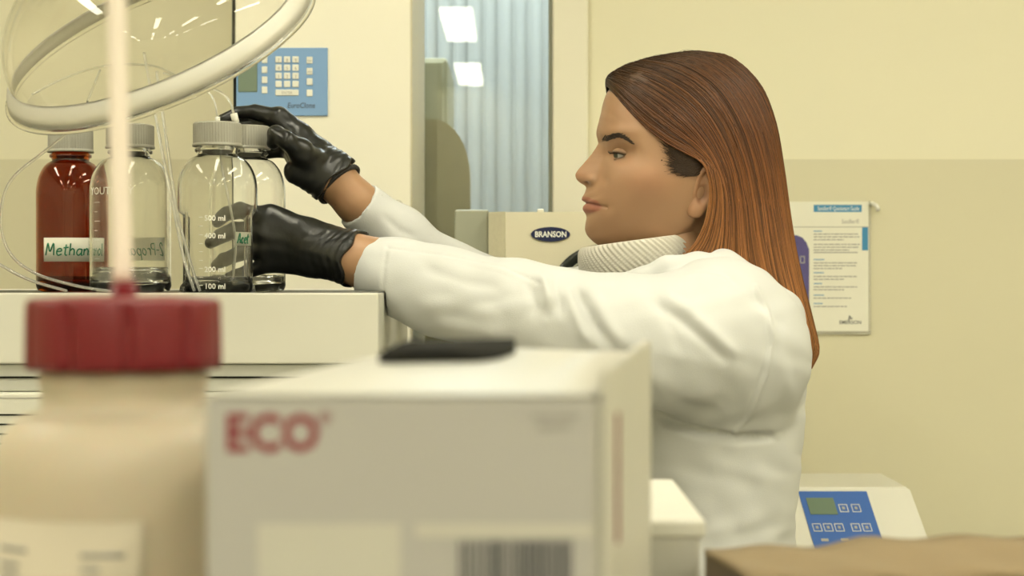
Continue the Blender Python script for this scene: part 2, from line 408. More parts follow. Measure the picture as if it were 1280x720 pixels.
# vertical blind behind the glass; cupboard added for a reflection, divider for a dim shape
t = thing('vertical_blind', 'blue grey vertical blind hanging behind the glass partition', 'blind', (0.0, 4.92, ZC))
box('head_rail', (-0.72, 4.90, ZC - 0.05), (0.62, 4.95, ZC - 0.001), M['frame_white'], t)
sl = bmesh.new()
nx = 10
vs = []
for k in range(nx + 1):
    q = k / nx - 0.5
    a = sl.verts.new((0.025 * q * 2, 0.010 * (1 - (2 * q) ** 2), 0)); b = sl.verts.new((0.025 * q * 2, 0.010 * (1 - (2 * q) ** 2), 2.62)); vs.append((a, b))
for k in range(nx): sl.faces.new((vs[k][0], vs[k + 1][0], vs[k + 1][1], vs[k][1]))
sme = bm_mesh('slat', sl); sme.materials.append(M['blind'])
sme.polygons.foreach_set('use_smooth', [True] * len(sme.polygons))
for k in range(31):
    o = bpy.data.objects.new('slat', sme); COL.objects.link(o); o.parent = t
    o.location = (-0.68 + k * 0.0415, 0.003 * (k % 2), 0.07 - ZC); o.rotation_euler.z = 0.14
    md = None
t = thing('reflection_cupboard', 'tall pale olive cupboard added for a box reflected in the glass', 'cupboard', (-0.32, 4.3, 0))
box('carcass', (-0.62, 4.15, 0.0), (PX(560, 4.15), 4.6, PZ(72, 4.15)), M['olive_pale'], t, 0.01)
box('door', (-0.61, 4.13, 0.1), (PX(560, 4.15) - 0.01, 4.149, PZ(78, 4.15)), M['olive_pale'], t, 0.004)
rd = bmesh.new()
cx, hw, zt = PX(524, 3.62), px(64, 3.62), PZ(150, 3.62)
out = [(cx - hw, 0.06), (cx - hw, zt - 0.12)] + [(cx - hw + 0.075 * (1 - math.cos(q)) , zt - 0.12 + 0.12 * math.sin(q)) for q in np.linspace(0.2, PI / 2, 8)] + \
      [(cx + hw - 0.075 * (1 - math.cos(q)), zt - 0.12 + 0.12 * math.sin(q)) for q in np.linspace(PI / 2, 0.2, 8)] + [(cx + hw, zt - 0.12), (cx + hw, 0.06)]
fr = [rd.verts.new((a, 3.60, b)) for a, b in out]; bk = [rd.verts.new((a, 3.64, b)) for a, b in out]
rd.faces.new(fr); rd.faces.new(bk[::-1])
for k in range(len(out)): rd.faces.new((fr[k], fr[(k + 1) % len(out)], bk[(k + 1) % len(out)], bk[k]))
t = thing('dim_shape_screen', 'olive screen with a rounded top, added for a dim shape in the glass', 'screen', (cx, 3.62, 0))
link('panel', bm_mesh('panel', rd), M['olive'], t, False)
for sx in (-1, 1): box('foot', (cx + sx * 0.07 - 0.012, 3.5, 0), (cx + sx * 0.07 + 0.012, 3.72, 0.062), M['steel'], t, 0.003)

# ================================================================== BENCHES
def bench(x0, x1, y0, y1, z, label):
    t = thing('lab_bench', label, 'bench', ((x0 + x1) / 2, (y0 + y1) / 2, 0))
    box('worktop', (x0, y0, z - 0.035), (x1, y1, z), M['bench'], t, 0.004)
    for sx in (x0 + 0.05, x1 - 0.05):
        for sy in (y0 + 0.05, y1 - 0.05): box('leg', (sx - 0.02, sy - 0.02, 0), (sx + 0.02, sy + 0.02, z - 0.0355), M['steel'], t, 0.003)
    for sy in (y0 + 0.04, y1 - 0.06): box('rail', (x0 + 0.071, sy, z - 0.10), (x1 - 0.071, sy + 0.02, z - 0.036), M['steel'], t)
    return t
ZB = 0.78
bench(-0.11, 2.1, 2.62, 3.26, ZB, 'long grey lab bench standing along the back wall under the instruction sheet')
bench(-1.35, -0.13, 1.9, 2.72, ZB, 'lab bench on the left carrying the white instrument stack')
ZF = 0.92
bench(-0.9, 1.0, 0.46, 1.30, ZF, 'near lab bench carrying the cartons and red capped bottle')

# ================================================================== CABINET WITH KEYPAD
YC = 2.85
cx0, cx1 = PX(293, YC), PX(515, YC)
t = thing('safety_cabinet', 'tall white lab cabinet with a blue keypad behind the bottles', 'cabinet', ((cx0 + cx1) / 2, YC + 0.2, 0))
box('housing', (cx0 + 0.012, YC + 0.006, 0), (cx1, YC + 0.42, 2.3), M['cream_metal'], t, 0.004)
box('front_panel', (cx0 + 0.004, YC, 0.85), (cx1 - 0.002, YC + 0.0055, 2.28), M['frame_white'], t, 0.002)
tag(box('dark_edge_strip', (cx0 - 0.002, YC + 0.004, 0.85), (cx0 + 0.0035, YC + 0.03, 2.28), M['dark'], t), 'thin dark strip down the left edge')  # narrow black strip beside the front panel
k0, k1, kt, kb = PX(296, YC), PX(410, YC), PZ(60, YC), PZ(145, YC)
pan = box('control_panel', (k0, YC - 0.004, kb), (k1, YC - 0.0003, kt), M['blue_panel'], t, 0.001)
tag(pan, 'pale blue control panel with white keys')
def pbox(name, u0, v0, u1, v1, Y, th, m, parent, bev=0.0008):
    return box(name, (PX(u0, Y), Y - th, PZ(v1, Y)), (PX(u1, Y), Y - 0.0001, PZ(v0, Y)), m, parent, bev, 1)
YK = YC - 0.0042
pbox('display', 298, 79, 322, 115, YK, 0.001, M['lcd'], pan)
keys = []
for r in range(4):
    for c in range(3):
        if r == 3 and c == 2: pass
        keys.append((344.5 + c * 10.6, 70.5 + r * 10.2, 8, 8))
for r in range(4): keys.append((327.5, 70.5 + r * 12.6, 7, 8.5))
for r, v in enumerate((71, 85, 98, 112)): keys.append((383.5, v, 7.5, 8.5))
keys.append((344.5, 112, 29, 7.6))
digits = '789456123'
for i, (u, v, a, b) in enumerate(keys):
    pbox('key', u, v, u + a, v + b, YK, 0.0016, M['key'], pan)
for i, d in enumerate(digits):
    u, v, a, b = keys[i]
    place_text('lettering', d, P(u + 2.4, v + 6.6, YK - 0.0017), 0.0075, M['ink_grey'], pan, depth=0.0001)
place_text('lettering', 'ENTER', P(352, 117.6, YK - 0.0017), 0.006, M['ink_grey'], pan, width=px(13, YC), depth=0.0001)
for v, s in ((77, 'MENU'), (91, 'SET')): place_text('lettering', s, P(384, v, YK - 0.0017), 0.004, M['ink_grey'], pan, width=px(6, YC), depth=0.0001)
place_text('lettering', 'EuroClone', P(359, 135, YK - 0.0002), 0.0125, M['ink_dark'], pan, width=px(34, YC), depth=0.0001, shear=0.15)
# small round stamp on the front panel
V, Q = lathe_np([(0.0090, 0), (0.0090, 0.0004), (0.0082, 0.0004), (0.0082, 0)], 28)
cst = P(497, 257, YC)
st = link('stamp_ring', mesh_np('stamp_ring', np.stack([V[:, 0] + cst.x, YC - 0.0001 - V[:, 2], V[:, 1] + cst.z], 1), Q), M['ink_grey_pale'], t)
for k in range(7):
    a = 2 * PI * k / 7
    box('stamp_mark', (cst.x + 0.006 * math.cos(a) - 0.0012, YC - 0.0006, cst.z + 0.006 * math.sin(a) - 0.0012), (cst.x + 0.006 * math.cos(a) + 0.0012, YC - 0.0001, cst.z + 0.006 * math.sin(a) + 0.0012), M['ink_grey_pale'], t)

# ================================================================== BRANSON ENCLOSURE
YE = 2.75
t = thing('sound_enclosure', 'cream metal box with a navy oval badge on the back bench', 'lab box', (PX(720, YE), YE + 0.15, ZB))
ex0, ex1, et = PX(632, YE), PX(824, YE), PZ(265, YE)
bm = bmesh.new()
cut = 0.030
pl = [(ex0, YE), (ex1, YE), (ex1, YE + 0.36), (ex0 - 0.026, YE + 0.36), (ex0 - 0.026, YE + 0.026)]
lo = [bm.verts.new((a, b, ZB + 0.002)) for a, b in pl]; hi = [bm.verts.new((a, b, et)) for a, b in pl]
bm.faces.new(lo[::-1]); bm.faces.new(hi)
for k in range(5): bm.faces.new((lo[k], lo[(k + 1) % 5], hi[(k + 1) % 5], hi[k]))
link('housing', bm_mesh('housing', bm), M['cream_metal'], t, False)
bm = bmesh.new()
s0 = [(ex0 - 0.0005, YE - 0.0012), (ex0 - 0.0272, YE + 0.0255), (ex0 - 0.0265, YE + 0.0262), (ex0, YE - 0.0002)]
lo = [bm.verts.new((a, b, ZB + 0.004)) for a, b in s0]; hi = [bm.verts.new((a, b, et + 0.0006)) for a, b in s0]
bm.faces.new(lo[::-1]); bm.faces.new(hi)
for k in range(4): bm.faces.new((lo[k], lo[(k + 1) % 4], hi[(k + 1) % 4], hi[k]))
tag(link('corner_strip', bm_mesh('corner_strip', bm), M['bright_metal'], t, False), 'bright metal corner strip')
tag(box('dim_side_block', (PX(568, YE + 0.05), YE + 0.05, ZB + 0.002), (ex0 - 0.0275, YE + 0.34, PZ(262, YE + 0.05)), M['grey_metal'], t, 0.003), 'grey green block added for the dim reflection beside the box')  # added block in place of a dim reflection next to the strip
tag(box('top_catch', (PX(672, YE), YE + 0.01, et), (PX(680, YE), YE + 0.03, et + 0.005), M['bright_metal'], t, 0.001), 'small catch on the top edge')
# badge
bc = P(688, 293, YE)
bm = bmesh.new(); n = 40
for ra, rb, d in ((25.5, 9.8, 0.0),): pass
rim = []
for k in range(n):
    a = 2 * PI * k / n
    rim.append([bm.verts.new((bc.x + px(24.5 * f_, YE) * math.cos(a), YE - d_, bc.z + px(9.3 * f_, YE) * math.sin(a))) for f_, d_ in ((1.0, 0.0003), (1.0, 0.002), (0.95, 0.003))])
for k in range(n):
    k2 = (k + 1) % n
    for q in range(2): bm.faces.new((rim[k][q], rim[k2][q], rim[k2][q + 1], rim[k][q + 1]))
bm.faces.new([r[2] for r in rim])
bd = tag(link('badge', bm_mesh('badge', bm), M['badge'], t, False), 'navy oval badge reading BRANSON')
place_text('lettering', 'BRANSON', P(668.5, 296.2, YE - 0.0031), 0.0125, M['ink_white'], bd, width=px(39, YE), depth=0.0002, bold=0.0003)
# porthole
pc = P(752, 372, YE); pr = px(66, YE)
V, Q = lathe_np([(pr, 0), (pr, 0.010), (pr * 0.94, 0.014), (pr * 0.88, 0.010), (pr * 0.86, 0.004), (0.0, 0.004)], 56)
ph = link('porthole', mesh_np('porthole', np.stack([V[:, 0] + pc.x, YE - 0.0004 - V[:, 2], V[:, 1] + pc.z], 1), Q), M['black_gloss'], t)
tag(ph, 'round black porthole')
V, Q = lathe_np([(pr * 0.80, 0.0045), (pr * 0.80, 0.0085), (pr * 0.76, 0.0085), (pr * 0.76, 0.0045)], 56)
link('seal_ring', mesh_np('seal_ring', np.stack([V[:, 0] + pc.x, YE - V[:, 2], V[:, 1] + pc.z], 1), Q), M['grey_metal'], ph)

# ================================================================== INSTRUCTION SHEET ON THE WALL
YS = 3.296
t = thing('instruction_sheet', 'white printed instruction sheet in a clear sleeve on the back wall', 'poster', P(1040, 415, YS))
sheet = pbox('sheet', 960, 252, 1085.5, 414, YS, 0.0012, M['paper'], t, 0.0)
YT = YS - 0.0013
def flat(u0, v0, u1, v1, m, parent=None, name='print_bar', lab=None):
    return pbox(name, u0, v0, u1, v1, YT, 0.0003, m, parent or sheet, 0.0)
hb = flat(1017, 256, 1077, 265, M['blue_header'], None, 'header_band')
flat(992, 283.2, 1086, 284.2, M['ink_grey_pale'])
flat(1077.5, 284, 1085, 313, M['blue_header'], None, 'side_tab')
place_text('lettering', 'Sonifier\u00ae Quickstart Guide', P(1022, 263, YT - 0.0004), 0.011, M['ink_white'], sheet, width=px(52, YS), depth=0.0001)
place_text('lettering', 'Sonifier\u00ae', P(1052, 279.5, YT), 0.012, M['ink_grey'], sheet, width=px(22, YS), depth=0.0001)
place_text('lettering', 'EMERSON', P(1049, 405, YT), 0.0095, M['ink_dark'], sheet, width=px(27, YS), depth=0.0001, bold=0.0001)
# emblem: small spiral diamond of three strokes
ec = P(1062.5, 397.5, YT)
for k in range(3):
    a0 = k * 2 * PI / 3
    path = [(ec.x + 0.0042 * q * math.cos(a0 + 2.2 * q), YT - 0.0003, ec.z + 0.0042 * q * math.sin(a0 + 2.2 * q)) for q in np.linspace(0.15, 1, 7)]
    tube('emblem_stroke', path, 0.0009, M['ink_dark'], sheet, 5)
r_ = random.Random(3)
bars = bmesh.new(); heads = bmesh.new()
def pbar(bm_, u0, v, u1, th=1.1): box_bm((PX(u0, YT), YT - 0.0003, PZ(v + th, YT)), (PX(u1, YT), YT, PZ(v, YT)), bm=bm_)
for head, first, lines in ((289, 292, (3, 3)), (324.5, 328, (3,)), (341, 345, (2,)), (354.5, 358, (2,)), (369, 372, (1,)), (379.5, 382.5, (1,))):
    pbar(heads, 1017, head - 0.6, 1017 + r_.uniform(9, 15))
    v = first
    for grp in lines:
        for k in range(grp):
            end = 1072 + r_.uniform(-2, 3) if k < grp - 1 else 1040 + r_.uniform(0, 25)
            u = 1017
            while u < end:
                wd = r_.uniform(2.5, 7.5); pbar(bars, u, v, min(u + wd, end), 1.25); u += wd + 0.9
            v += 3.5
        v += 2.4
pbar(bars, 1017, 315, 1072, 1.2)
tag(link('text_lines', bm_mesh('text_lines', bars), M['ink_grey'], sheet, False), 'rows of small grey print', kind='stuff')
tag(link('text_headings', bm_mesh('text_headings', heads), M['blue_header'], sheet, False), 'small blue headings', kind='stuff')
bm = bmesh.new()
pts = [(962, 294), (996, 294), (1003, 297), (1008, 303), (1011.5, 312), (1011.5, 388), (962, 388)]
fr = [bm.verts.new(P(a, b, YT - 0.0004)) for a, b in pts]; bk = [bm.verts.new(P(a, b, YT)) for a, b in pts]
bm.faces.new(fr)
for k in range(len(pts)): bm.faces.new((fr[k], fr[(k + 1) % len(pts)], bk[(k + 1) % len(pts)], bk[k]))
tag(link('printed_shape', bm_mesh('printed_shape', bm), M['purple'], sheet, False), 'violet printed shape with a rounded corner')
for q in ((1000, 320, 1006, 321), (1000, 328, 1006, 329), (1000, 320, 1001, 329), (1005, 320, 1006, 329)):
    box('printed_square', (PX(q[0], YT), YT - 0.0007, PZ(q[3], YT)), (PX(q[2], YT), YT - 0.00041, PZ(q[1], YT)), M['ink_grey_pale'], sheet)
# clear sleeve strip around the sheet
bm = bmesh.new()
box_bm((PX(1085.6, YS), YS - 0.0018, PZ(415, YS)), (PX(1088, YS), YS, PZ(251, YS)), bm=bm)
box_bm((PX(960, YS), YS - 0.0018, PZ(418, YS)), (PX(1088, YS), YS, PZ(414.2, YS)), bm=bm)
link('sleeve_edge', bm_mesh('sleeve_edge', bm), M['tube'], t, False)
hk = P(1089, 255, 3.3)
o = tube('wall_hook', catmull([(hk.x, 3.2995, hk.z), (hk.x, 3.285, hk.z), (hk.x + 0.006, 3.278, hk.z - 0.005), (hk.x + 0.009, 3.282, hk.z - 0.012)], 12), 0.004, M['ferrule'], None, 8)
tag(o, 'small white hook on the wall at the top right of the sheet', 'hook')

# ================================================================== CONSOLE AT THE LOWER RIGHT
YN = 2.78
t = thing('bench_console', 'cream bench instrument with a deep blue sloping keypad, lower right', 'instrument', (PX(1082, YN), YN + 0.15, ZB))
a0, a1 = PX(995, YN), PX(1168, YN)
zt = PZ(618, YN); zk = PZ(690, YN)
bm = bmesh.new()
prof = [(YN, ZB + 0.004), (YN, zk), (YN + 0.09, zt), (YN + 0.30, zt), (YN + 0.30, ZB + 0.004)]
L_ = [bm.verts.new((a0 - (0.008 if z > zk + 0.01 else 0), y, z)) for y, z in prof]; R_ = [bm.verts.new((a1 - (0.018 if z > zk + 0.01 else 0), y, z)) for y, z in prof]
bm.faces.new(L_); bm.faces.new(R_[::-1])
for k in range(5): bm.faces.new((L_[k], L_[(k + 1) % 5], R_[(k + 1) % 5], R_[k]))
bmesh.ops.recalc_face_normals(bm, faces=bm.faces); bmesh.ops.bevel(bm, geom=bm.edges[:], offset=0.004, segments=2, affect='EDGES')
link('housing', bm_mesh('housing', bm), M['white_metal'], t, False)
sd = Vector((0, 0.09, zt - zk)).normalized(); sn = Vector((0, -sd.z, sd.y))
def slope(x, s, d): return Vector((x, YN, zk)) + sd * s + sn * d
def slope_box(name, x0, x1, s0, s1, d0, d1, m, parent, skew=0.0):
    b = bmesh.new(); vv = [b.verts.new(slope(x + (-skew * s if True else 0), s, d)) for x in (x0, x1) for s in (s0, s1) for d in (d0, d1)]
    for f_ in ((0, 1, 3, 2), (4, 6, 7, 5), (0, 4, 5, 1), (2, 3, 7, 6), (0, 2, 6, 4), (1, 5, 7, 3)): b.faces.new([vv[i] for i in f_])
    return link(name, bm_mesh(name, b), m, parent, False)
SL = (Vector((0, 0.09, zt - zk))).length
kp = tag(slope_box('keypad', PX(1020, YN), PX(1108, YN), 0.004, SL * 0.93, 0.0003, 0.002, M['blue_deep'], t, 0.12), 'deep blue keypad')
slope_box('display', PX(1027, YN), PX(1062, YN), SL * 0.56, SL * 0.82, 0.002, 0.003, M['lcd'], kp, 0.12)
def key_out(x0, x1, s0, s1):
    for (p, q, r, s) in ((x0, x1, s0, s0 + 0.001), (x0, x1, s1 - 0.001, s1), (x0, x0 + 0.001, s0, s1), (x1 - 0.001, x1, s0, s1)):
        slope_box('key_outline', p, q, r, s, 0.002, 0.0028, M['key'], kp, 0.12)
    slope_box('key_mark', x0 + (x1 - x0) * 0.35, x0 + (x1 - x0) * 0.65, s0 + (s1 - s0) * 0.35, s0 + (s1 - s0) * 0.7, 0.002, 0.0026, M['ink_grey_pale'], kp, 0.12)
for u0, u1 in ((1025, 1036), (1039, 1050), (1053, 1064), (1074, 1085), (1088, 1099)): key_out(PX(u0, YN), PX(u1, YN), SL * 0.30, SL * 0.42)
for u0, u1 in ((1066, 1077), (1082, 1093)): key_out(PX(u0, YN), PX(u1, YN), SL * 0.60, SL * 0.72)
for u0 in (1031, 1056, 1080): slope_box('key_mark', PX(u0, YN), PX(u0 + 9, YN), SL * 0.15, SL * 0.19, 0.002, 0.0026, M['ink_grey_pale'], kp, 0.12)
cab = tube('black_cable', catmull([P(985, 640, 2.75), P(981, 665, 2.74), P(974, 690, 2.73), (PX(966, 2.72), 2.72, ZB + 0.05), (PX(940, 2.7), 2.70, ZB + 0.005), (PX(880, 2.7), 2.72, ZB + 0.005)], 40), 0.004, M['black_gloss'])
tag(cab, 'black cable hanging between the white coat and the blue keypad instrument', 'cable')

# ================================================================== INSTRUMENT STACK LEFT
YI = 1.97
ZT = PZ(366, YI)          # top lip of the tray
ix0, ix1 = -1.15, PX(473, YI)
z455, z490 = PZ(455, YI), PZ(490, YI)
t = thing('solvent_tray', 'white open tray with a black mat under the glass bottles', 'tray', ((ix0 + ix1) / 2, YI + 0.26, z455))
bm = bmesh.new()
box_bm((ix0, YI, z455), (ix1, YI + 0.012, ZT), bm=bm, bev=0.002); box_bm((ix0, YI + 0.54, z455), (ix1, YI + 0.552, ZT), bm=bm, bev=0.002)
box_bm((ix0, YI + 0.0125, z455), (ix0 + 0.012, YI + 0.5395, ZT), bm=bm); box_bm((ix1 - 0.006, YI + 0.0125, z455), (ix1, YI + 0.5395, ZT - 0.001), bm=bm)
box_bm((ix0 + 0.012, YI + 0.0125, z455), (ix1 - 0.006, YI + 0.5395, ZT - 0.006), bm=bm)
link('shell', bm_mesh('shell', bm), M['white_metal'], t, False)
ZM = ZT - 0.0012
box('mat', (ix0 + 0.013, YI + 0.014, ZT - 0.0059), (ix1 - 0.008, YI + 0.538, ZM), M['rubber'], t)
t = thing('instrument_module', 'white bench instrument with vent slots under the solvent tray', 'instrument', ((ix0 + ix1) / 2, YI + 0.27, ZB))
box('upper_band', (ix0 + 0.01, YI + 0.006, z490), (ix1 - 0.006, YI + 0.55, z455 - 0.0005), M['grey_plastic'], t, 0.002)
box('band_groove', (ix0 + 0.01, YI + 0.0045, PZ(473.2, YI)), (ix1 - 0.006, YI + 0.0058, PZ(470.8, YI)), M['dark'], t)
box('housing', (ix0, YI, ZB + 0.001), (ix1, YI + 0.55, z490 - 0.0005), M['white_metal'], t, 0.003)
box('seam', (ix0, YI - 0.0006, PZ(498, YI)), (ix1, YI - 0.0001, PZ(497, YI)), M['ink_grey'], t)
for v in range(518, 700, 12): box('vent_slot', (ix0 + 0.2, YI - 0.0007, PZ(v + 1.6, YI)), (PX(70, YI), YI - 0.0001, PZ(v - 0.6, YI)), M['dark'], t)

# ================================================================== BOTTLES
STROKES = {   # letters of the hand written labels as pen strokes in a unit box
 'M': [[(0, 0), (.12, 1), (.4, .3), (.68, 1), (.8, 0)]], 'e': [[(.05, .3), (.45, .36), (.38, .55), (.15, .52), (.05, .25), (.2, 0), (.5, .1)]],
 't': [[(.2, .9), (.18, .1), (.35, 0)], [(0, .62), (.42, .66)]], 'h': [[(.05, 1), (.05, 0)], [(.05, .35), (.25, .55), (.4, .4), (.42, 0)]],
 'a': [[(.45, .5), (.15, .5), (.03, .2), (.2, 0), (.42, .2), (.45, .5), (.45, .05), (.55, 0)]], 'n': [[(.05, .55), (.05, 0)], [(.05, .35), (.25, .55), (.4, .4), (.42, 0)]],
 'o': [[(.25, .55), (.05, .3), (.2, 0), (.45, .2), (.4, .48), (.25, .55)]], 'l': [[(.1, 1), (.1, .1), (.2, 0)]], '2': [[(.02, .75), (.25, 1), (.45, .75), (0, 0), (.5, .03)]],
 '-': [[(.05, .4), (.4, .42)]], 'P': [[(.08, 0), (.1, 1)], [(.05, .95), (.5, .9), (.48, .55), (.1, .45)]], 'r': [[(.05, .55), (.07, 0)], [(.07, .35), (.2, .55), (.38, .5)]],
 'p': [[(.05, .55), (.02, -.4)], [(.04, .4), (.3, .55), (.45, .3), (.25, 0), (.06, .1)]], 'A': [[(0, 0), (.3, 1), (.55, 0)], [(.1, .38), (.5, .38)]],
 'c': [[(.4, .45), (.2, .55), (.04, .28), (.2, 0), (.42, .1)]]}
ADV = {'M': 1.0, 't': .5, 'l': .35, '-': .55, 'r': .5, 'A': .7}
def handwriting(s, x0, z0, hgt, fn, m, parent, pen=0.0008, sx=1.0, name='handwriting'):
    VV, QQ, off = [], [], 0; x = x0
    for ch in s:
        for st_ in STROKES[ch]:
            pts = [((x + a * hgt * sx + b * hgt * 0.12), z0 + b * hgt) for a, b in st_]
            pth = catmull([fn(a, b, 0.0004) for a, b in pts], 4 * len(pts))
            V, Q = tube_np(pth, pen, 5); VV.append(V); QQ += [[i + off for i in q] for q in Q]; off += len(V)
        x += ADV.get(ch, .6) * hgt * sx
    return link(name, mesh_np(name, np.vstack(VV), QQ), m, parent)
def cyl_patch(name, c, R, a0, a1, z0, z1, m, parent, th=0.0004, n=14):
    """label sheet round a bottle; angle 0 faces the camera (-Y), positive to the right"""
    b = bmesh.new(); rows = []
    for k in range(n + 1):
        a = a0 + (a1 - a0) * k / n
        rows.append([b.verts.new((c[0] + r * math.sin(a), c[1] - r * math.cos(a), z)) for r, z in ((R, z0), (R + th, z0), (R + th, z1), (R, z1))])
    for k in range(n):
        for q in range(4): b.faces.new((rows[k][q], rows[k + 1][q], rows[k + 1][(q + 1) % 4], rows[k][(q + 1) % 4]))
    b.faces.new(rows[0]); b.faces.new(rows[-1][::-1])
    return link(name, bm_mesh(name, b), m, parent)
def bottle(u, Y, R, H, glass, label, grips=False, rot=0.0):
    c = (PX(u, Y), Y, ZM)
    t = thing('lab_bottle', label, 'bottle', c, 'lab bottles on the solvent tray')
    s = H / 0.2
    rn = 0.0235
    prof_o = [(0, 0.0015), (R * 0.80, 0.0), (R * 0.95, 0.002), (R, 0.008)] + [(R, z * s) for z in np.linspace(0.016, 0.120, 27)]
    for q in np.linspace(0.08, 1, 12):
        prof_o.append((rn + (R - rn) * (1 - (q ** 2.1)) ** 0.62 if q < 1 else rn, (0.120 + 0.041 * q) * s))
    prof_o += [(rn, 0.164 * s), (rn + 0.0028, 0.1655 * s), (rn + 0.003, 0.1685 * s), (rn - 0.0005, 0.170 * s), (rn - 0.0015, 0.190 * s)]
    tk = 0.0024
    prof_i = []
    for r, z in prof_o[::-1]:
        if z < 0.010 * s: continue
        prof_i.append((max(r - tk if z < 0.163 * s else rn - 0.0038, 0.001), z))
    prof_i += [(R * 0.9 - tk, 0.0065), (0, 0.0055)]
    def mod(r, z, T):
        if not grips: return r
        k = np.zeros_like(r)
        for cen in (0.0 + rot, PI + rot):
            d = np.abs((T - cen + PI) % (2 * PI) - PI)
            k = np.maximum(k, (1 - sstep(0.40, 0.62, d)) * sstep(0.004, 0.014, z) * (1 - sstep(0.088, 0.096, z)))
        return r * (1 - 0.20 * k * (r > 0.01))
    lathe('glass_body', prof_o + prof_i, glass, t, 96, mod, c)
    # cap with a ribbed skirt
    z0, z1 = 0.1715 * s, H; rc = 0.0276
    def ribs(r, z, T): return r + np.where((r > 0.026) & (z > z0 + 0.004) & (z < z1 - 0.002), 0.0007 * np.maximum(0, np.cos(52 * T)), 0)
    lathe('cap', [(0.0, z1), (rc - 0.003, z1), (rc - 0.0008, z1 - 0.0006), (rc, z1 - 0.0016), (rc, z1 - 0.0025), (rc, z0 + 0.0045), (rc, z0 + 0.0035), (rc + 0.0015, z0 + 0.0025), (rc + 0.0015, z0), (rc - 0.0015, z0), (rc - 0.0015, z1 - 0.003), (0, z1 - 0.003)], M['cap_grey'], t, 208, ribs, c)
    return t, c, R, s
def on_cyl(c, R): return lambda a, z, d: (c[0] + (R + d) * math.sin(a / R), c[1] - (R + d) * math.cos(a / R), c[2] + z)

# amber methanol bottle
t, c, R, s = bottle(88.5, 2.25, 0.0432, 0.207, M['amber'], 'amber brown glass bottle with a hand written white label, leftmost')
cyl_patch('paper_label', c, R + 0.0004, -0.60, 1.2, c[2] + PZ(327, 2.207) - ZM, c[2] + PZ(297, 2.207) - ZM, M['paper'], t)
zl = PZ(319, 2.207) - ZM
handwriting('Methanol', -0.52 * R, zl, 0.015, on_cyl(c, R + 0.0009), M['ink_green'], t, 0.0009, 0.98)
# clear propanol bottle
t, c, R, s = bottle(163, 2.10, 0.0482, 0.2005, M['glass'], 'clear glass bottle with a low level of liquid, right of the amber bottle')
zl = PZ(334, 2.1) - ZM
Ri = R - 0.0030
lathe('liquid', [(0, 0.0060), (Ri - 0.006, 0.0068), (Ri - 0.001, 0.012), (Ri, 0.016), (Ri, zl), (Ri - 0.001, zl - 0.0006), (0, zl - 0.0006)], M['liquid'], t, 64, None, c)
V, Q = [], []
for k in range(17):
    a = PI - 0.85 + 1.4 * k / 16
    for v_ in (326, 297): V.append((c[0] + (R + 0.0010) * math.sin(a), c[1] - (R + 0.0010) * math.cos(a), c[2] + PZ(v_, 2.15) - ZM))
link('paper_label', mesh_np('paper_label', V, [(2 * k, 2 * k + 2, 2 * k + 3, 2 * k + 1) for k in range(16)]), M['paper_thin'], t)
handwriting('2-Propanol', (PI - 0.78) * R, PZ(319, 2.15) - ZM, 0.015, on_cyl(c, R + 0.0001), M['ink_green'], t, 0.0007, 0.8)
place_text('lettering', 'YOUTILITY', None, 0.0125, M['ink_white'], t, depth=0.0001, fn=lambda a, b, d: on_cyl(c, R + 0.0003)(-0.98 * R + a, PZ(243, 2.06) - ZM + b, d))
for k in range(7): cyl_patch('scale_mark', c, R + 0.0001, -0.80, -0.80 + (0.12 if k % 2 else 0.2), c[2] + 0.04 + k * 0.011, c[2] + 0.0406 + k * 0.011, M['ink_white'], t, 0.0002, 3)
# front clear bottle with finger grips
t, c3, R3, s = bottle(272, 2.06, 0.0466, 0.1995, M['glass'], 'front clear glass bottle with finger grips and white volume marks', True, 0.25)
for k, (v, s_) in enumerate(((276, '500 ml'), (298, '400 ml'), (340, '200 ml'), (361, '100 ml'))):
    place_text('lettering', s_, None, 0.0088, M['ink_white'], t, depth=0.0001, bold=0.00015,
               fn=lambda a, b, d, v=v: on_cyl(c3, R3 + 0.0003)(-0.16 * R3 + a, PZ(v, 2.02) - ZM + b, d))
for v in (276, 287, 298, 309, 319, 330, 340, 351, 361):
    cyl_patch('scale_mark', c3, R3 + 0.0001, -0.30, -0.20, c3[2] + PZ(v - 4, 2.02) - ZM, c3[2] + PZ(v - 4.8, 2.02) - ZM, M['ink_white'], t, 0.0002, 3)
cyl_patch('paper_label', c3, R3 * 0.965, 0.62, 1.15, c3[2] + PZ(307, 2.03) - ZM, c3[2] + PZ(290, 2.03) - ZM, M['paper'], t)
handwriting('Acet', 0.66 * R3, PZ(304, 2.03) - ZM, 0.0115, on_cyl(c3, R3 * 0.965 + 0.0006), M['ink_green'], t, 0.0009, 0.6)
inner = tube('dip_tube', catmull([(P(276, 170, 2.06)), P(277, 205, 2.055), P(285, 245, 2.05), P(294, 297, 2.055), P(292, 340, 2.06), P(289, 359, 2.06)], 30), 0.0014, M['tube'], t, 8)
# rear clear bottle
t, c4, R4, s = bottle(309, 2.19, 0.0476, 0.2065, M['glass'], 'rear clear glass bottle held by the gloved hands')
z4 = 0.022
lathe('liquid', [(0, 0.0060), (R4 - 0.009, 0.0068), (R4 - 0.004, 0.012), (R4 - 0.003, 0.016), (R4 - 0.003, z4), (0, z4 - 0.0006)], M['liquid'], t, 64, None, c4)
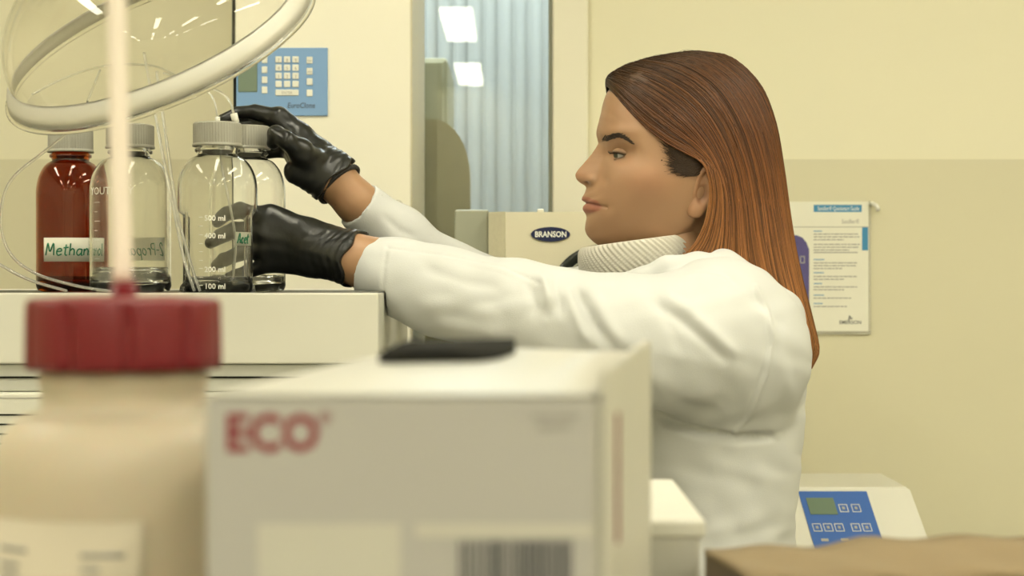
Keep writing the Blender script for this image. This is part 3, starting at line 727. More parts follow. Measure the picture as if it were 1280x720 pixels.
# ferrules on the front bottle cap
for uu, lab in ((272, 'white tube fitting on the left of the front bottle cap'), (295, 'white tube fitting on the right of the front bottle cap')):
    p0 = P(uu, 153.5, 2.06); p0.z = c3[2] + 0.1996; p1 = P(uu - (0 if uu < 280 else 3), 142 if uu > 280 else 146, 2.06)
    o = tube('tube_fitting', [p0, p0.lerp(p1, 0.4), p1], [0.0042 if uu > 280 else 0.003] * 3, M['ferrule'], None, 10); tag(o, lab, 'fitting', 'tube fittings on the front bottle cap')

# tubing
def hose(pts, label, r=0.0017): return tag(tube('clear_tube', catmull(pts, 12 * len(pts)), r, M['tube'], None, 8), label, 'tube', 'clear tubing round the bottles')
hose([P(92, 160, 2.03), P(56, 189, 2.02), P(19, 219, 2.01), P(4, 247, 2.01), P(2, 288, 2.01), P(15, 320, 2.01), P(45, 342, 2.01), P(94, 357, 2.01), P(140, 364.5, 2.01)], 'clear tube looping round the left of the amber bottle')
hose([P(-30, 312, 2.0), P(0, 331, 2.0), P(37, 350, 2.0), P(84, 364, 2.0)], 'clear tube sagging to the tray at the far left edge')
hose([P(180, 66, 2.12), P(192, 130, 2.10), P(204, 196, 2.06), P(217, 260, 2.03), P(229, 320, 2.015), P(243, 364, 2.01)], 'left one of two clear tubes falling between the bottles')
hose([P(196, 90, 2.12), P(203, 140, 2.10), P(211, 196, 2.07), P(222, 268, 2.03), P(240, 335, 2.015), P(250, 364, 2.01)], 'right one of two clear tubes falling between the bottles')
hose([P(272, 146, 2.06), P(269, 130, 2.06), P(262, 117, 2.07), P(245, 108, 2.08), P(215, 92, 2.12), P(187, 82, 2.14), P(133, 82, 2.16), P(80, 98, 2.17), P(37, 120, 2.17)], 'clear tube arching left from the left cap fitting', 0.0012)
hose([P(292, 142, 2.06), P(288, 128, 2.06), P(278, 117, 2.07), P(262, 110, 2.08), P(235, 100, 2.10), P(205, 92, 2.14)], 'clear tube arching left from the right cap fitting', 0.0014)
hose([P(125, 88, 2.14), P(117, 108, 2.12), P(109, 128, 2.10)], 'short clear tube hanging behind the dome rim', 0.0013)

# ================================================================== CLEAR DOME
YD = 2.0
dc = Vector((-0.3994, 2.0, 1.5612))
nrm = Vector((-0.3016, -0.4945, 0.8152)).normalized(); maj = Vector((nrm.z, 0, -nrm.x)).normalized(); mn = nrm.cross(maj)
Rr = 0.1845
def dome_lathe(name, prof, m, parent, seg=96):
    V, Q = lathe_np(prof, seg)
    W = np.array(dc)[None] + V[:, :1] * np.array(maj) + V[:, 1:2] * np.array(mn) + V[:, 2:] * np.array(nrm)
    me = mesh_np(name, W, Q); bm = bmesh.new(); bm.from_mesh(me); bmesh.ops.remove_doubles(bm, verts=bm.verts, dist=1e-6); bmesh.ops.recalc_face_normals(bm, faces=bm.faces); bm.to_mesh(me); bm.free()
    return link(name, me, m, parent)
t = thing('plastic_dome', 'large clear plastic dome with a thick rim hanging tilted over the bottles', 'dome', dc)
rb = Rr - 0.012
o_ = [(rb, 0.020)] + [(max(rb * math.cos(q * PI / 2), 0.02), 0.125 * math.sin(q * PI / 2) + 0.020) for q in np.linspace(0.02, 1, 26)]
i_ = [(max(r - 0.0022 * (r / rb), 0.018), z - 0.0022 * (1 - (r / rb) ** 2) ** 0.5) for r, z in o_[::-1]]
dome_lathe('shell', o_ + i_, M['plastic_clear'], t)
dome_lathe('rim', [(Rr - 0.004, 0.002), (Rr - 0.001, 0.0015), (Rr - 0.004, 0.011), (rb + 0.0025, 0.0205), (rb - 0.0025, 0.0225), (rb - 0.0028, 0.0195), (Rr - 0.0065, 0.010), (Rr - 0.004, 0.002)], M['plastic_frost'], t)
dome_lathe('rim_bead', [(Rr + 0.0032 * math.cos(a), -0.0015 + 0.0032 * math.sin(a)) for a in np.linspace(0, 2 * PI, 9)], M['plastic_clear'], t)
kn = dome_lathe('knob', [(0, 0.138), (0.022, 0.138), (0.022, 0.151), (0.012, 0.155), (0.012, 0.168), (0.018, 0.175), (0.014, 0.185), (0, 0.187)], M['plastic_frost'], t, 32)
top = dc + nrm * 0.186
tag(tube('hanging_cord', [top, top.lerp(Vector((top.x, top.y, ZC)), 0.5), (top.x, top.y, ZC - 0.001)], 0.0015, M['ferrule'], None, 6), 'thin white cord holding the plastic dome from the ceiling', 'cord')

# ================================================================== FOREGROUND BOTTLE
YW = 0.74
wc = (PX(155, YW), YW, ZF)
t = thing('wash_bottle', 'milky plastic bottle with a red screw cap and tall spout, out of focus', 'bottle', wc)
def zW(v): return PZ(v, YW) - ZF
rcap = px(121, YW); rn = px(102, YW); RB = 0.056
zsh = zW(500)
body = [(0, 0.002), (RB - 0.006, 0.0), (RB, 0.006), (RB, zW(640)), (RB - 0.001, zW(600))]
for q in np.linspace(0.1, 1, 8): body.append((rn + (RB - 0.001 - rn) * math.cos(q * PI / 2), zW(600) + (zW(512) - zW(600)) * math.sin(q * PI / 2)))
body += [(rn, zW(500)), (rn * 0.985, zW(496)), (rn, zW(489)), (rn * 1.0, zW(478)), (rn * 1.03, zW(474)), (rn * 1.03, zW(468)), (rn * 0.97, zW(464)), (rn * 0.97, zW(420)), (0, zW(420))]
lathe('bottle_body', body, M['hdpe'], t, 64, None, wc)
zc0, zc1 = zW(460), zW(373)
def cap_rib(r, z, T):
    return r + np.where(r > rcap * 0.9, -0.0022 * np.clip(np.cos(10 * T + 0.6) * 6 - 4.6, 0, 1) * sstep(zc1 - 0.0005, zc1 - 0.004, z), 0)
tag(lathe('screw_cap', [(0, zc1 + 0.001), (rcap * 0.5, zc1 + 0.001), (rcap * 0.93, zc1), (rcap * 0.975, zc1 - 0.001), (rcap * 0.99, zc1 - 0.003), (rcap * 0.995, zc1 - 0.012), (rcap, zc0 + 0.004), (rcap * 0.99, zc0), (rn * 1.05, zc0), (rn * 1.05, zc1 - 0.004), (0, zc1 - 0.004)], M['red'], t, 160, cap_rib, wc), 'red ribbed screw cap')
tag(lathe('spout_collar', [(0, zW(350)), (px(12, YW), zW(350)), (px(15, YW), zW(353)), (px(16, YW), zW(373)), (px(17, YW), zc1 + 0.001), (0, zc1 + 0.001)], M['red'], t, 32, None, wc), 'red collar of the spout')
sp = catmull([(wc[0] - px(2, YW), YW, ZF + zW(354)), (wc[0] - px(5, YW), YW, ZF + zW(200)), (wc[0] - px(8, YW), YW, ZF + zW(20)), (wc[0] - px(7, YW), YW, ZF + zW(-60)), (wc[0] + 0.02, YW + 0.005, ZF + zW(-100)), (wc[0] + 0.06, YW + 0.01, ZF + zW(-95)), (wc[0] + 0.09, YW + 0.01, ZF + zW(-60))], 50)
tag(tube('spout', sp, px(12.5, YW), M['spout'], t, 16), 'pale upright spout tube')
lab = cyl_patch('paper_label', wc, RB + 0.0003, -0.95, 0.35, ZF + 0.03, ZF + zW(630), M['paper_beige'], t, 0.0004, 18)
for k, (a0, a1, v) in enumerate(((-0.80, -0.50, 662), (-0.80, -0.58, 680), (-0.80, -0.58, 692), (-0.78, -0.68, 705), (-0.08, 0.22, 665), (-0.08, 0.05, 681), (-0.08, 0.05, 695), (-0.06, 0.22, 710))):
    cyl_patch('print_bar', wc, RB + 0.0008, a0, a1, ZF + zW(v + 6), ZF + zW(v), M['ink_grey'], lab, 0.0002, 5)

# ================================================================== ECO BOX
YX = 0.60
A = Vector((PX(255, YX), YX, 0)); Bq = Vector((PX(747, YX), YX - 0.0, 0))
dep = Vector((0.120, 1.0, 0)).normalized() * 0.335
ztop = PZ(487, YX)
bx = thing('glove_carton', 'pale grey carton with red ECO print and a black slot on top, out of focus', 'carton', (A.x + 0.07, YX + 0.16, ZF))
def quad_prism(name, pts, z0, z1, m, parent, bev=0.002, top_fn=None):
    b = bmesh.new(); l_ = [b.verts.new((p[0], p[1], z0)) for p in pts]; h_ = [b.verts.new((p[0], p[1], z1)) for p in pts]
    b.faces.new(l_[::-1]); b.faces.new(h_)
    for k in range(len(pts)): b.faces.new((l_[k], l_[(k + 1) % len(pts)], h_[(k + 1) % len(pts)], h_[k]))
    bmesh.ops.recalc_face_normals(b, faces=b.faces)
    if bev: bmesh.ops.bevel(b, geom=b.edges[:], offset=bev, segments=2, affect='EDGES')
    return link(name, bm_mesh(name, b), m, parent, False)
quad_prism('box_body', [A, Bq, Bq + dep, A + dep], ZF + 0.001, ztop - 0.002, M['carton_white'], bx, 0.002)
tag(quad_prism('front_panel', [A + Vector((0.0015, -0.0008, 0)), Bq + Vector((-0.0015, -0.0008, 0)), Bq + Vector((-0.0015, -0.0001, 0)), A + Vector((0.0015, -0.0001, 0))], ZF + 0.005, ztop - 0.003, M['carton_grey'], bx, 0.0), 'grey printed front panel')
# bulging top sheet with the slot
nx_, ny_ = 28, 22
V = []; 
ex = (Bq - A)
for j in range(ny_ + 1):
    for i in range(nx_ + 1):
        p = A + ex * (i / nx_) + dep * (j / ny_)
        s1, s2 = i / nx_, j / ny_
        bulge = 0.0075 * math.sin(PI * s1) ** 0.8 * math.sin(PI * min(1, s2 * 1.0)) ** 0.7 + 0.0035 * math.exp(-((s1 - .92) / .06) ** 2) * math.sin(PI * s2)
        V.append((p.x, p.y, ztop - 0.0018 + bulge))
Q = [(j * (nx_ + 1) + i, j * (nx_ + 1) + i + 1, (j + 1) * (nx_ + 1) + i + 1, (j + 1) * (nx_ + 1) + i) for j in range(ny_) for i in range(nx_)]
link('top_panel', mesh_np('top_panel', V, Q), M['carton_white'], bx)
sv = []
def topz(s1, s2): return ztop - 0.0018 + 0.0075 * math.sin(PI * s1) ** 0.8 * math.sin(PI * s2) ** 0.7
nn = 30
b = bmesh.new(); ring = []
for k in range(nn):
    a = 2 * PI * k / nn
    ca, sa = math.cos(a), math.sin(a)
    s1 = 0.455 + 0.19 * math.copysign(abs(ca) ** 0.6, ca); s2 = 0.44 + 0.16 * math.copysign(abs(sa) ** 0.6, sa)
    p = A + ex * s1 + dep * s2
    ring.append((b.verts.new((p.x, p.y, topz(s1, s2) + 0.0002)), b.verts.new((p.x, p.y, topz(s1, s2) + 0.0045 + 0.0015 * math.sin(3 * a)))))
for k in range(nn): b.faces.new((ring[k][0], ring[(k + 1) % nn][0], ring[(k + 1) % nn][1], ring[k][1]))
b.faces.new([r[1] for r in ring])
tag(link('slot', bm_mesh('slot', b), M['dark'], bx), 'black oval slot with glove fabric showing')
# worn side flap on the right
fl = [Bq + Vector((0.001, 0.004, 0)), Bq + Vector((0.0035, 0.006, 0)), Bq + dep * 0.9 + Vector((0.006, 0, 0)), Bq + dep * 0.9 + Vector((0.001, 0, 0))]
quad_prism('side_flap', fl, ZF + 0.02, ztop + 0.006, M['carton_white'], bx, 0.0008)
tag(box('side_stripe', (Bq.x + 0.0045, YX + 0.05, ztop - 0.06), (Bq.x + 0.0105, YX + 0.09, ztop - 0.012), M['ink_red'], bx), 'faint red print on the side')
yt = YX - 0.0010
fp = lambda u, v: P(u, v, yt)
place_text('lettering', 'ECO', fp(281, 563), 0.0175, M['ink_red'], bx, width=px(116, yt), depth=0.0001, bold=0.0006)
place_text('lettering', '\u00ae', fp(398, 530), 0.006, M['ink_red'], bx, depth=0.0001)
def fbar(name, u0, v0, u1, v1, m): return box(name, (PX(u0, yt), yt - 0.0002, PZ(v1, yt)), (PX(u1, yt), yt, PZ(v0, yt)), m, bx)
for k, (u0, u1, v) in enumerate(((664, 690, 517), (694, 722, 517), (672, 712, 529))): fbar('print_bar', u0, v, u1, v + 7, M['ink_grey'])
rr = random.Random(5); u = 574
while u < 716:
    wd = rr.choice((2.2, 3.2, 4.6, 6.0)); fbar('barcode_bar', u, 676, min(u + wd, 718), 745, M['ink_dark']); u += wd + rr.choice((2.2, 3.2, 4.0))
tag(fbar('pale_panel', 322, 655, 500, 900, M['carton_white']), 'paler printed panel'); fbar('pale_strip', 520, 655, 742, 671, M['carton_white'])

# white carton behind it, cardboard box on the right
YZ = 1.0
q0, q1 = PX(790, YZ), PX(876, YZ)
t = thing('white_carton', 'plain white carton standing right behind the ECO carton', 'carton', ((q0 + q1) / 2, YZ + 0.1, ZF))
box('box_body', (q0, YZ, ZF + 0.001), (q1, YZ + 0.2, PZ(652, YZ)), M['carton_white'], t, 0.003)
box('lid', (q0 - 0.002, YZ - 0.002, PZ(672, YZ)), (q1 + 0.003, YZ + 0.202, PZ(650, YZ)), M['white_metal'], t, 0.002)
YQ = 0.88
dq = Vector((-0.11, 1, 0)).normalized()
zq = PZ(724, YQ); 
p0 = Vector((PX(938, YQ), YQ, 0)); p1 = Vector((PX(1420, YQ), YQ + 0.02, 0))
t = thing('cardboard_box', 'brown cardboard box in the near lower right corner, out of focus', 'box', (p0.x + 0.08, YQ + 0.05, ZF))
dd = dq * 0.105
def wallq(name, a, b_, m): 
    n = Vector((-(b_ - a).y, (b_ - a).x, 0)).normalized() * 0.003
    return quad_prism(name, [a, b_, b_ + n, a + n], ZF + 0.001, zq - 0.001, m, t, 0.0005)
wallq('side', p0, p1, M['cardboard']); wallq('side', p1 + dd, p0 + dd, M['cardboard']); tag(wallq('side', p0 + dd * 0.97, p0 + dd * 0.03, M['card_shade']), 'end coloured dark for its shade'); wallq('side', p1 + dd * 0.03, p1 + dd * 0.97, M['cardboard'])
V = []; nxx = 24
for j in range(5):
    for i in range(nxx + 1):
        p = p0.lerp(p1, i / nxx) + dd * (j / 4); V.append((p.x, p.y, zq + 0.0012 * math.sin(i * 0.9 + j) + (0.004 * sstep(0.30, 0.5, np.float64(i / nxx)) if j > 1 else 0)))
Q = [(j * (nxx + 1) + i, j * (nxx + 1) + i + 1, (j + 1) * (nxx + 1) + i + 1, (j + 1) * (nxx + 1) + i) for j in range(4) for i in range(nxx)]
lidm = mesh_np('lid_flap', V, Q); fo = link('lid_flap', lidm, M['cardboard'], t)
so = fo.modifiers.new('thick', 'SOLIDIFY'); so.thickness = 0.003
#PERSON

# ================================================================== PERSON
YP = 2.2
UC, VC = 815, 205                      # centre of the head in the photograph
HC = np.array(P(UC, VC, YP))
MM = YP / F                            # metres per photo pixel at the woman
YAW = math.radians(5)                  # face turned slightly towards the camera
def head_to_world(hx, hy, hz):
    """hx backwards, hy away from the camera, hz up, in pixels about the head centre"""
    c, s = math.cos(YAW), math.sin(YAW)
    return np.stack([HC[0] + MM * (hx * c - hy * s), HC[1] + MM * (hx * s + hy * c), HC[2] + MM * hz], -1)
outline = [(752, 140), (749, 152), (745.6, 163), (745.2, 168), (747.6, 179.5), (744, 186), (739, 193), (734, 199), (728, 206), (722, 212.5), (718.6, 217.5), (718.4, 220.5), (720, 225), (724.5, 229), (730.5, 232.2), (732.6, 235),
           (731.2, 239), (729.6, 243.5), (726.6, 247), (726.2, 250), (731.2, 254), (728.0, 258), (728.2, 262), (731, 266.5), (733.2, 271.5), (731.4, 279), (730.4, 287), (733, 294), (739.6, 301), (754, 311),
           (786, 324), (820, 337), (862, 328), (897, 300), (918, 265), (932, 230), (940, 195), (940, 155), (928, 118), (902, 93), (868, 80), (830, 78), (795, 84), (770, 99), (757, 120)]
base = [(752, 140), (750, 152), (749.5, 165), (751, 180), (751, 195), (749, 210), (745, 222), (741, 234), (739.5, 246), (739.5, 258), (740, 270), (741.5, 282), (745, 294), (753, 304), (764, 312),
        (788, 324), (820, 337), (862, 328), (897, 300), (918, 265), (932, 230), (940, 195), (940, 155), (928, 118), (902, 93), (868, 80), (830, 78), (795, 84), (770, 99), (757, 120)]
def polar(pts):
    p = np.array(pts, float); dx = UC - p[:, 0]; dz = VC - p[:, 1]       # forward, up
    a = np.unwrap(np.arctan2(-dz, dx)); r = np.hypot(dx, dz)
    o = np.argsort(a); a, r = a[o], r[o]
    return a, r
def periodic(pts, al):
    a, r = polar(pts); a = np.concatenate([a - 2 * PI, a, a + 2 * PI]); r = np.concatenate([r, r, r])
    return np.interp(al, a, r)
_g = np.linspace(-180, 180, 7201); _d = 0.3 + 1.0 / (1 + np.exp((np.abs(_g - 12) - 78) / 9)); _c = np.concatenate([[0], np.cumsum((_d[1:] + _d[:-1]) / 2)])
al = np.interp(np.arange(540) / 540 * _c[-1], _c, _g) * PI / 180
def smooth_p(f, al, sig):
    fine = np.linspace(-PI, PI, 7200, endpoint=False); v = f(fine)
    k = int(sig / 360 * 7200 * 3) + 1; ker = np.exp(-0.5 * (np.arange(-k, k + 1) / (sig / 360 * 7200)) ** 2); ker /= ker.sum()
    v = np.convolve(np.concatenate([v[-k:], v, v[:k]]), ker, 'valid')
    return np.interp((al + PI) % (2 * PI) - PI, fine, v)
r_o = smooth_p(lambda q: periodic(outline, q), al, 0.7)
r_b = smooth_p(lambda q: periodic(base, q), al, 4.0)
nb = 241
be = np.linspace(-89.5, 89.5, nb) * PI / 180
AL, BE = np.meshgrid(al, be, indexing='ij')
RB_, RO_ = r_b[:, None], r_o[:, None]
W0 = 71.0; ne = 2.35
R = ((np.cos(BE) / RB_) ** ne + (np.abs(np.sin(BE)) / W0) ** ne) ** (-1 / ne)
ylat = R * np.sin(BE)
v_mid = VC + R * np.cos(BE) * np.sin(AL)
# lateral spread of the profile features by photo height
sig = np.interp(v_mid, [120, 150, 165, 178, 198, 212, 220, 228, 234, 242, 250, 262, 272, 288, 305], [60, 45, 24, 8.5, 9.0, 11.5, 12.5, 13.5, 14, 16, 21, 22, 22, 21, 30])
wt = np.exp(-(np.abs(ylat) / (sig * 1.05)) ** 1.7)
# the lips curve back round the mouth
R = R + (RO_ - RB_) * wt
hx = -R * np.cos(BE) * np.cos(AL); hz = -R * np.cos(BE) * np.sin(AL); hy = R * np.sin(BE)
u = UC + hx; v = VC - hz
# taper of jaw and temples
fwd = 1 - sstep(800, 880, u)
s_j = 1 - 0.24 * sstep(222, 318, v) * (0.10 + 0.90 * fwd) - 0.06 * (1 - sstep(120, 170, v)) * fwd
hy = hy * s_j
side = sstep(9, 24, np.abs(hy)); sg = np.sign(hy)
def gau(uc, vc, su, sv): return np.exp(-((u - uc) / su) ** 2 - ((v - vc) / sv) ** 2)
sock = gau(767, 195, 15, 10.5) * side
hx = hx + 4.0 * sock; hy = hy - sg * 11.0 * sock
brw = gau(768, 169, 24, 7) * sstep(6, 16, np.abs(hy)); hx = hx - 1.8 * brw; hy = hy + sg * 1.5 * brw
chk = gau(795, 226, 26, 18) * side; hy = hy + sg * 3.0 * chk; hx = hx - 1.0 * chk
hol = gau(812, 262, 26, 20) * side; hy = hy - sg * 2.0 * hol
jl = np.interp(u, [735, 760, 800, 835, 855, 866], [306, 306, 303, 293, 280, 262])
und = sstep(0, 16, v - jl) * sstep(4, 16, np.abs(hy)); hy = hy - sg * 8.0 * und
# wings of the nose, nostrils, crease
ya = np.abs(hy)
ala = np.exp(-((u - 738) / 7.5) ** 2 - ((v - 226.5) / 6.0) ** 2 - ((ya - 13) / 6.0) ** 2); hy = hy + sg * 4.5 * ala; hx = hx - 2.0 * ala
cre = np.exp(-((u - 750) / 4.0) ** 2 - ((v - 228) / 8.0) ** 2) * sstep(8, 14, ya); hy = hy - sg * 1.2 * cre; hx = hx + 1.4 * cre
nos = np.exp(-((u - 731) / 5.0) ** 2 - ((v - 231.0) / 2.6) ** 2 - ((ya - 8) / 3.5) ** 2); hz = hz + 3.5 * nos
# mouth: corner, parting line
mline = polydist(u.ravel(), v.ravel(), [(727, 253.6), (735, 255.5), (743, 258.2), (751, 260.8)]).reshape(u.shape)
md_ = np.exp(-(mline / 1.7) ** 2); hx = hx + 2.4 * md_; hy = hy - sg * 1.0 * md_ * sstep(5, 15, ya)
cor = gau(753, 261.5, 7, 6) * sstep(10, 18, ya); hy = hy - sg * 1.2 * cor; hx = hx + 0.6 * cor
ll = gau(738, 262.5, 9, 3.6) * (1 - sstep(20, 32, ya)); hx = hx - 1.6 * ll; hy = hy + sg * 0.9 * ll
ul = gau(738, 251.5, 8, 3.0) * (1 - sstep(20, 32, ya)); hx = hx - 1.0 * ul; hy = hy + sg * 0.5 * ul
W = head_to_world(hx, hy, hz).reshape(-1, 3)
na = len(al)
ii = np.arange(na)[:, None]; i2 = (ii + 1) % na; jj = np.arange(nb - 1)[None]
HQ = np.stack([ii * nb + jj, i2 * nb + jj, i2 * nb + jj + 1, ii * nb + jj + 1], -1).reshape(-1, 4)
HV = relax(W, HQ, 2, 0.4)
# colours: skin, lips, blush, shade painted into the nostrils
skin = np.array([0.365, 0.212, 0.118]); C = np.tile(skin, (len(HV), 1))
def blend(C, mask, col): m = np.clip(mask, 0, 1).reshape(-1, 1); return C * (1 - m) + np.array(col) * m
uf, vf = u.ravel(), v.ravel()
lip_top = np.interp(uf, [722, 727, 733, 742, 753], [246, 246, 247.5, 252.5, 260]); lip_bot = np.interp(uf, [722, 729, 735, 744, 753], [265.5, 266, 267, 265, 262.5])
lipm = sstep(-0.8, 0.8, vf - lip_top) * sstep(-1.2, 1.2, lip_bot - vf) * (1 - sstep(750, 755, uf)) * (1 - sstep(28, 36, ya.ravel()))
C = blend(C, gau(800, 232, 28, 20).ravel() * 0.35, [0.50, 0.24, 0.14])
C = blend(C, gau(724, 222, 12, 9).ravel() * 0.3, [0.50, 0.25, 0.15])
C = blend(C, lipm * 0.75, [0.36, 0.125, 0.085])
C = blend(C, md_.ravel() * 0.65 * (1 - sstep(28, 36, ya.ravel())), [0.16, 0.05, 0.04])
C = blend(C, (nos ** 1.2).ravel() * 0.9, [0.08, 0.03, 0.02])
scal = 1 - sstep(-3, 3, vf - np.interp(uf, [740, 757, 773, 800, 827, 840, 848, 870, 880, 960], [95, 112, 136, 163, 184, 214, 222, 212, 260, 300]))
C = blend(C, scal * 0.9, [0.05, 0.028, 0.016])

# ---- body below the head (arms, hands, torso, legs) as one surface
Y_SH = 2.04
def pts(*q): return [np.array(P(a, b, c)) for a, b, c in q]
LW, LE, LS = P(438, 322, 2.115), P(690, 400, 2.03), P(925, 415, 2.06)
RW_, RE, RS = P(416, 222, 2.215), P(640, 378, 2.33), P(860, 405, 2.36)
def hand_left(fd, inset):
    g = lambda r: max(r - inset, 0.003)
    k = 0.006
    wrist = np.array(LW)
    mcp = pts((336, 270, 2.125), (331, 290, 2.121), (333, 311, 2.123), (340, 329, 2.128))
    pip = pts((303, 263, 2.131), (295, 288, 2.130), (300, 317, 2.131), (312, 339, 2.134))
    dip = pts((284, 267, 2.138), (275, 296, 2.138), (281, 325, 2.139), (296, 344, 2.139))
    tip = pts((271, 277, 2.149), (262, 303, 2.150), (270, 332, 2.149), (286, 345.5, 2.147))
    r = [0.0096, 0.0100, 0.0096, 0.0085]
    # palm: a fan from the wrist to the knuckles
    fd.chain([wrist, wrist + (mcp[1] - wrist) * 0.45], [g(0.0285), g(0.026)], 0.01)
    for i in range(4):
        cpt = np.array(P(410, 300 + i * 9, 2.118 + 0.002 * abs(i - 1.5)))
        fd.chain([cpt, mcp[i]], [g(0.019), g(0.0150 - 0.001 * i)], 0.012)
    for a, b in ((0, 1), (1, 2), (2, 3)): fd.cone((mcp[a] + wrist) / 2, (mcp[b] + wrist) / 2, g(0.016), g(0.016), 0.012)
    for i in range(4):
        fd.chain([mcp[i], pip[i]], [g(r[i] * 1.18), g(r[i] * 1.02)], 0.005)
        fd.chain([pip[i], dip[i], tip[i]], [g(r[i] * 1.0), g(r[i] * 0.9), g(r[i] * 0.74)], 0.0015)
    # thumb round the far side of the bottle
    fd.chain(pts((412, 312, 2.125), (388, 300, 2.150), (372, 290, 2.176)), [g(0.018), g(0.0145), g(0.0115)], 0.010)
    fd.chain(pts((372, 290, 2.176), (364, 284, 2.197), (358, 280, 2.215)), [g(0.0115), g(0.0105), g(0.0085)], 0.002)
def hand_right(fd, inset):
    g = lambda r: max(r - inset, 0.003)
    wrist = np.array(RW_)
    mcp = pts((350, 147, 2.222), (352, 158, 2.236), (358, 172, 2.246), (366, 188, 2.25))
    pip = pts((318, 139, 2.234), (318, 152, 2.250), (322, 170, 2.256), (334, 190, 2.254))
    dip = pts((297, 140, 2.236), (294, 157, 2.246), (299, 174, 2.249), (314, 190, 2.247))
    tip = pts((279, 148, 2.226), (274, 165, 2.234), (282, 178, 2.238), (299, 190, 2.238))
    r = [0.0092, 0.0096, 0.0092, 0.0082]
    fd.chain([wrist, wrist * 0.5 + (mcp[1] * 0.5 + mcp[2] * 0.5) * 0.5], [g(0.0285), g(0.027)], 0.01)
    for i in range(4):
        fd.chain([wrist * 0.6 + mcp[i] * 0.4, mcp[i]], [g(0.021), g(0.0145 - 0.0008 * i)], 0.012)
    for a, b in ((0, 1), (1, 2), (2, 3)): fd.cone(mcp[a] * 0.65 + wrist * 0.35, mcp[b] * 0.65 + wrist * 0.35, g(0.016), g(0.016), 0.012)
    fd.chain(pts((392, 222, 2.195), (372, 215, 2.185)), [g(0.022), g(0.017)], 0.012)
    for i in range(4):
        fd.chain([mcp[i], pip[i]], [g(r[i] * 1.2), g(r[i] * 1.02)], 0.005)
        fd.chain([pip[i], dip[i], tip[i]], [g(r[i]), g(r[i] * 0.9), g(r[i] * 0.76)], 0.0015)
    # thumb on the near side of the cap
    fd.chain(pts((398, 208, 2.195), (376, 190, 2.168)), [g(0.020), g(0.0155)], 0.012)
    fd.chain(pts((376, 190, 2.168), (358, 176, 2.152), (346, 168, 2.160), (343, 178, 2.166)), [g(0.0150), g(0.0118), g(0.0105), g(0.009)], 0.004)

B = Field((-0.42, 1.95, -0.02), (0.46, 2.50, 1.46), 0.005)
hip = P(880, 690, YP)
B.column([(1.27, 0.235, YP, 0.05, 0.055), (1.245, 0.26, YP, 0.07, 0.13), (1.20, 0.262, YP, 0.085, 0.155), (1.10, 0.255, YP, 0.088, 0.15), (0.98, 0.24, YP, 0.080, 0.135), (0.86, 0.24, YP, 0.10, 0.165), (0.76, 0.24, YP, 0.10, 0.17)], 0.03)
B.chain([P(840, 280, YP), P(842, 330, YP), P(862, 380, YP)], [0.041, 0.045, 0.06], 0.03)
for s_, S_, E_, Wr in ((-1, LS, LE, LW), (1, RS, RE, RW_)):
    B.chain([np.array((0.26, YP + s_ * 0.06, 1.24)), np.array(S_)], [0.06, 0.055], 0.04)
    B.chain([S_, E_], [0.052, 0.038], 0.02); B.chain(([E_, P(556, 338, 2.285), P(500, 299, 2.25), P(446, 253, 2.218), Wr], [0.034, 0.029, 0.027, 0.0262, 0.027])[0] if s_ > 0 else [E_, P(555, 366, 2.07), P(470, 333, 2.11), Wr], [0.034, 0.029, 0.027, 0.0262, 0.027] if s_ > 0 else [0.038, 0.035, 0.0325, 0.031], 0.01)
    hx_ = 0.24; B.chain([np.array((hx_, YP + s_ * 0.085, 0.80)), np.array((hx_ - 0.01, YP + s_ * 0.085, 0.44)), np.array((hx_ + 0.02, YP + s_ * 0.085, 0.085))], [0.082, 0.052, 0.034], 0.03)
    B.chain([np.array((hx_ + 0.02, YP + s_ * 0.085, 0.045)), np.array((hx_ - 0.12, YP + s_ * 0.095, 0.03))], [0.034, 0.024], 0.02)
hand_left(B, 0.0025); hand_right(B, 0.0025)
BV, BQ = B.mesh(); BV = relax(BV, BQ, 1, 0.4)
BV[:, 2] = np.where((BV[:, 0] < ix1 + 0.002) & (BV[:, 1] > YI - 0.05), np.maximum(BV[:, 2], ZT + 0.0025), BV[:, 2])
# finer forearms are hidden in the sleeves, so one resolution is enough
allV = np.vstack([HV, BV]); allQ = np.vstack([HQ, BQ + len(HV)])
bc_ = np.tile(skin * np.array([1.06, 1.06, 1.04]), (len(BV), 1))
du, dv = UV(BV)
bc_ = blend(bc_, np.exp(-((du - 418.5) / 1.6) ** 2 - ((dv - 255) / 1.6) ** 2) * (BV[:, 1] < 2.22) * 0.8, [0.12, 0.05, 0.03])
me = mesh_np('person', allV, allQ); set_col(me, np.vstack([C, bc_]))
bm = bmesh.new(); bm.from_mesh(me); bmesh.ops.recalc_face_normals(bm, faces=bm.faces); bm.to_mesh(me); bm.free()
person = link('person', me, M['skin'])
tag(person, 'woman with long auburn hair, white lab coat and black gloves reaching for bottles', 'person')
BVH = BVHTree.FromPolygons([tuple(q) for q in HV], [tuple(q) for q in HQ])
def on_face(u_, v_, lift=0.0):
    """point of the near side of the face seen at (u, v)"""
    o = cam.location; d = (P(u_, v_, 3.0) - o).normalized()
    h = BVH.ray_cast(o, d)
    if h[0] is None: return None
    return h[0] - d * lift
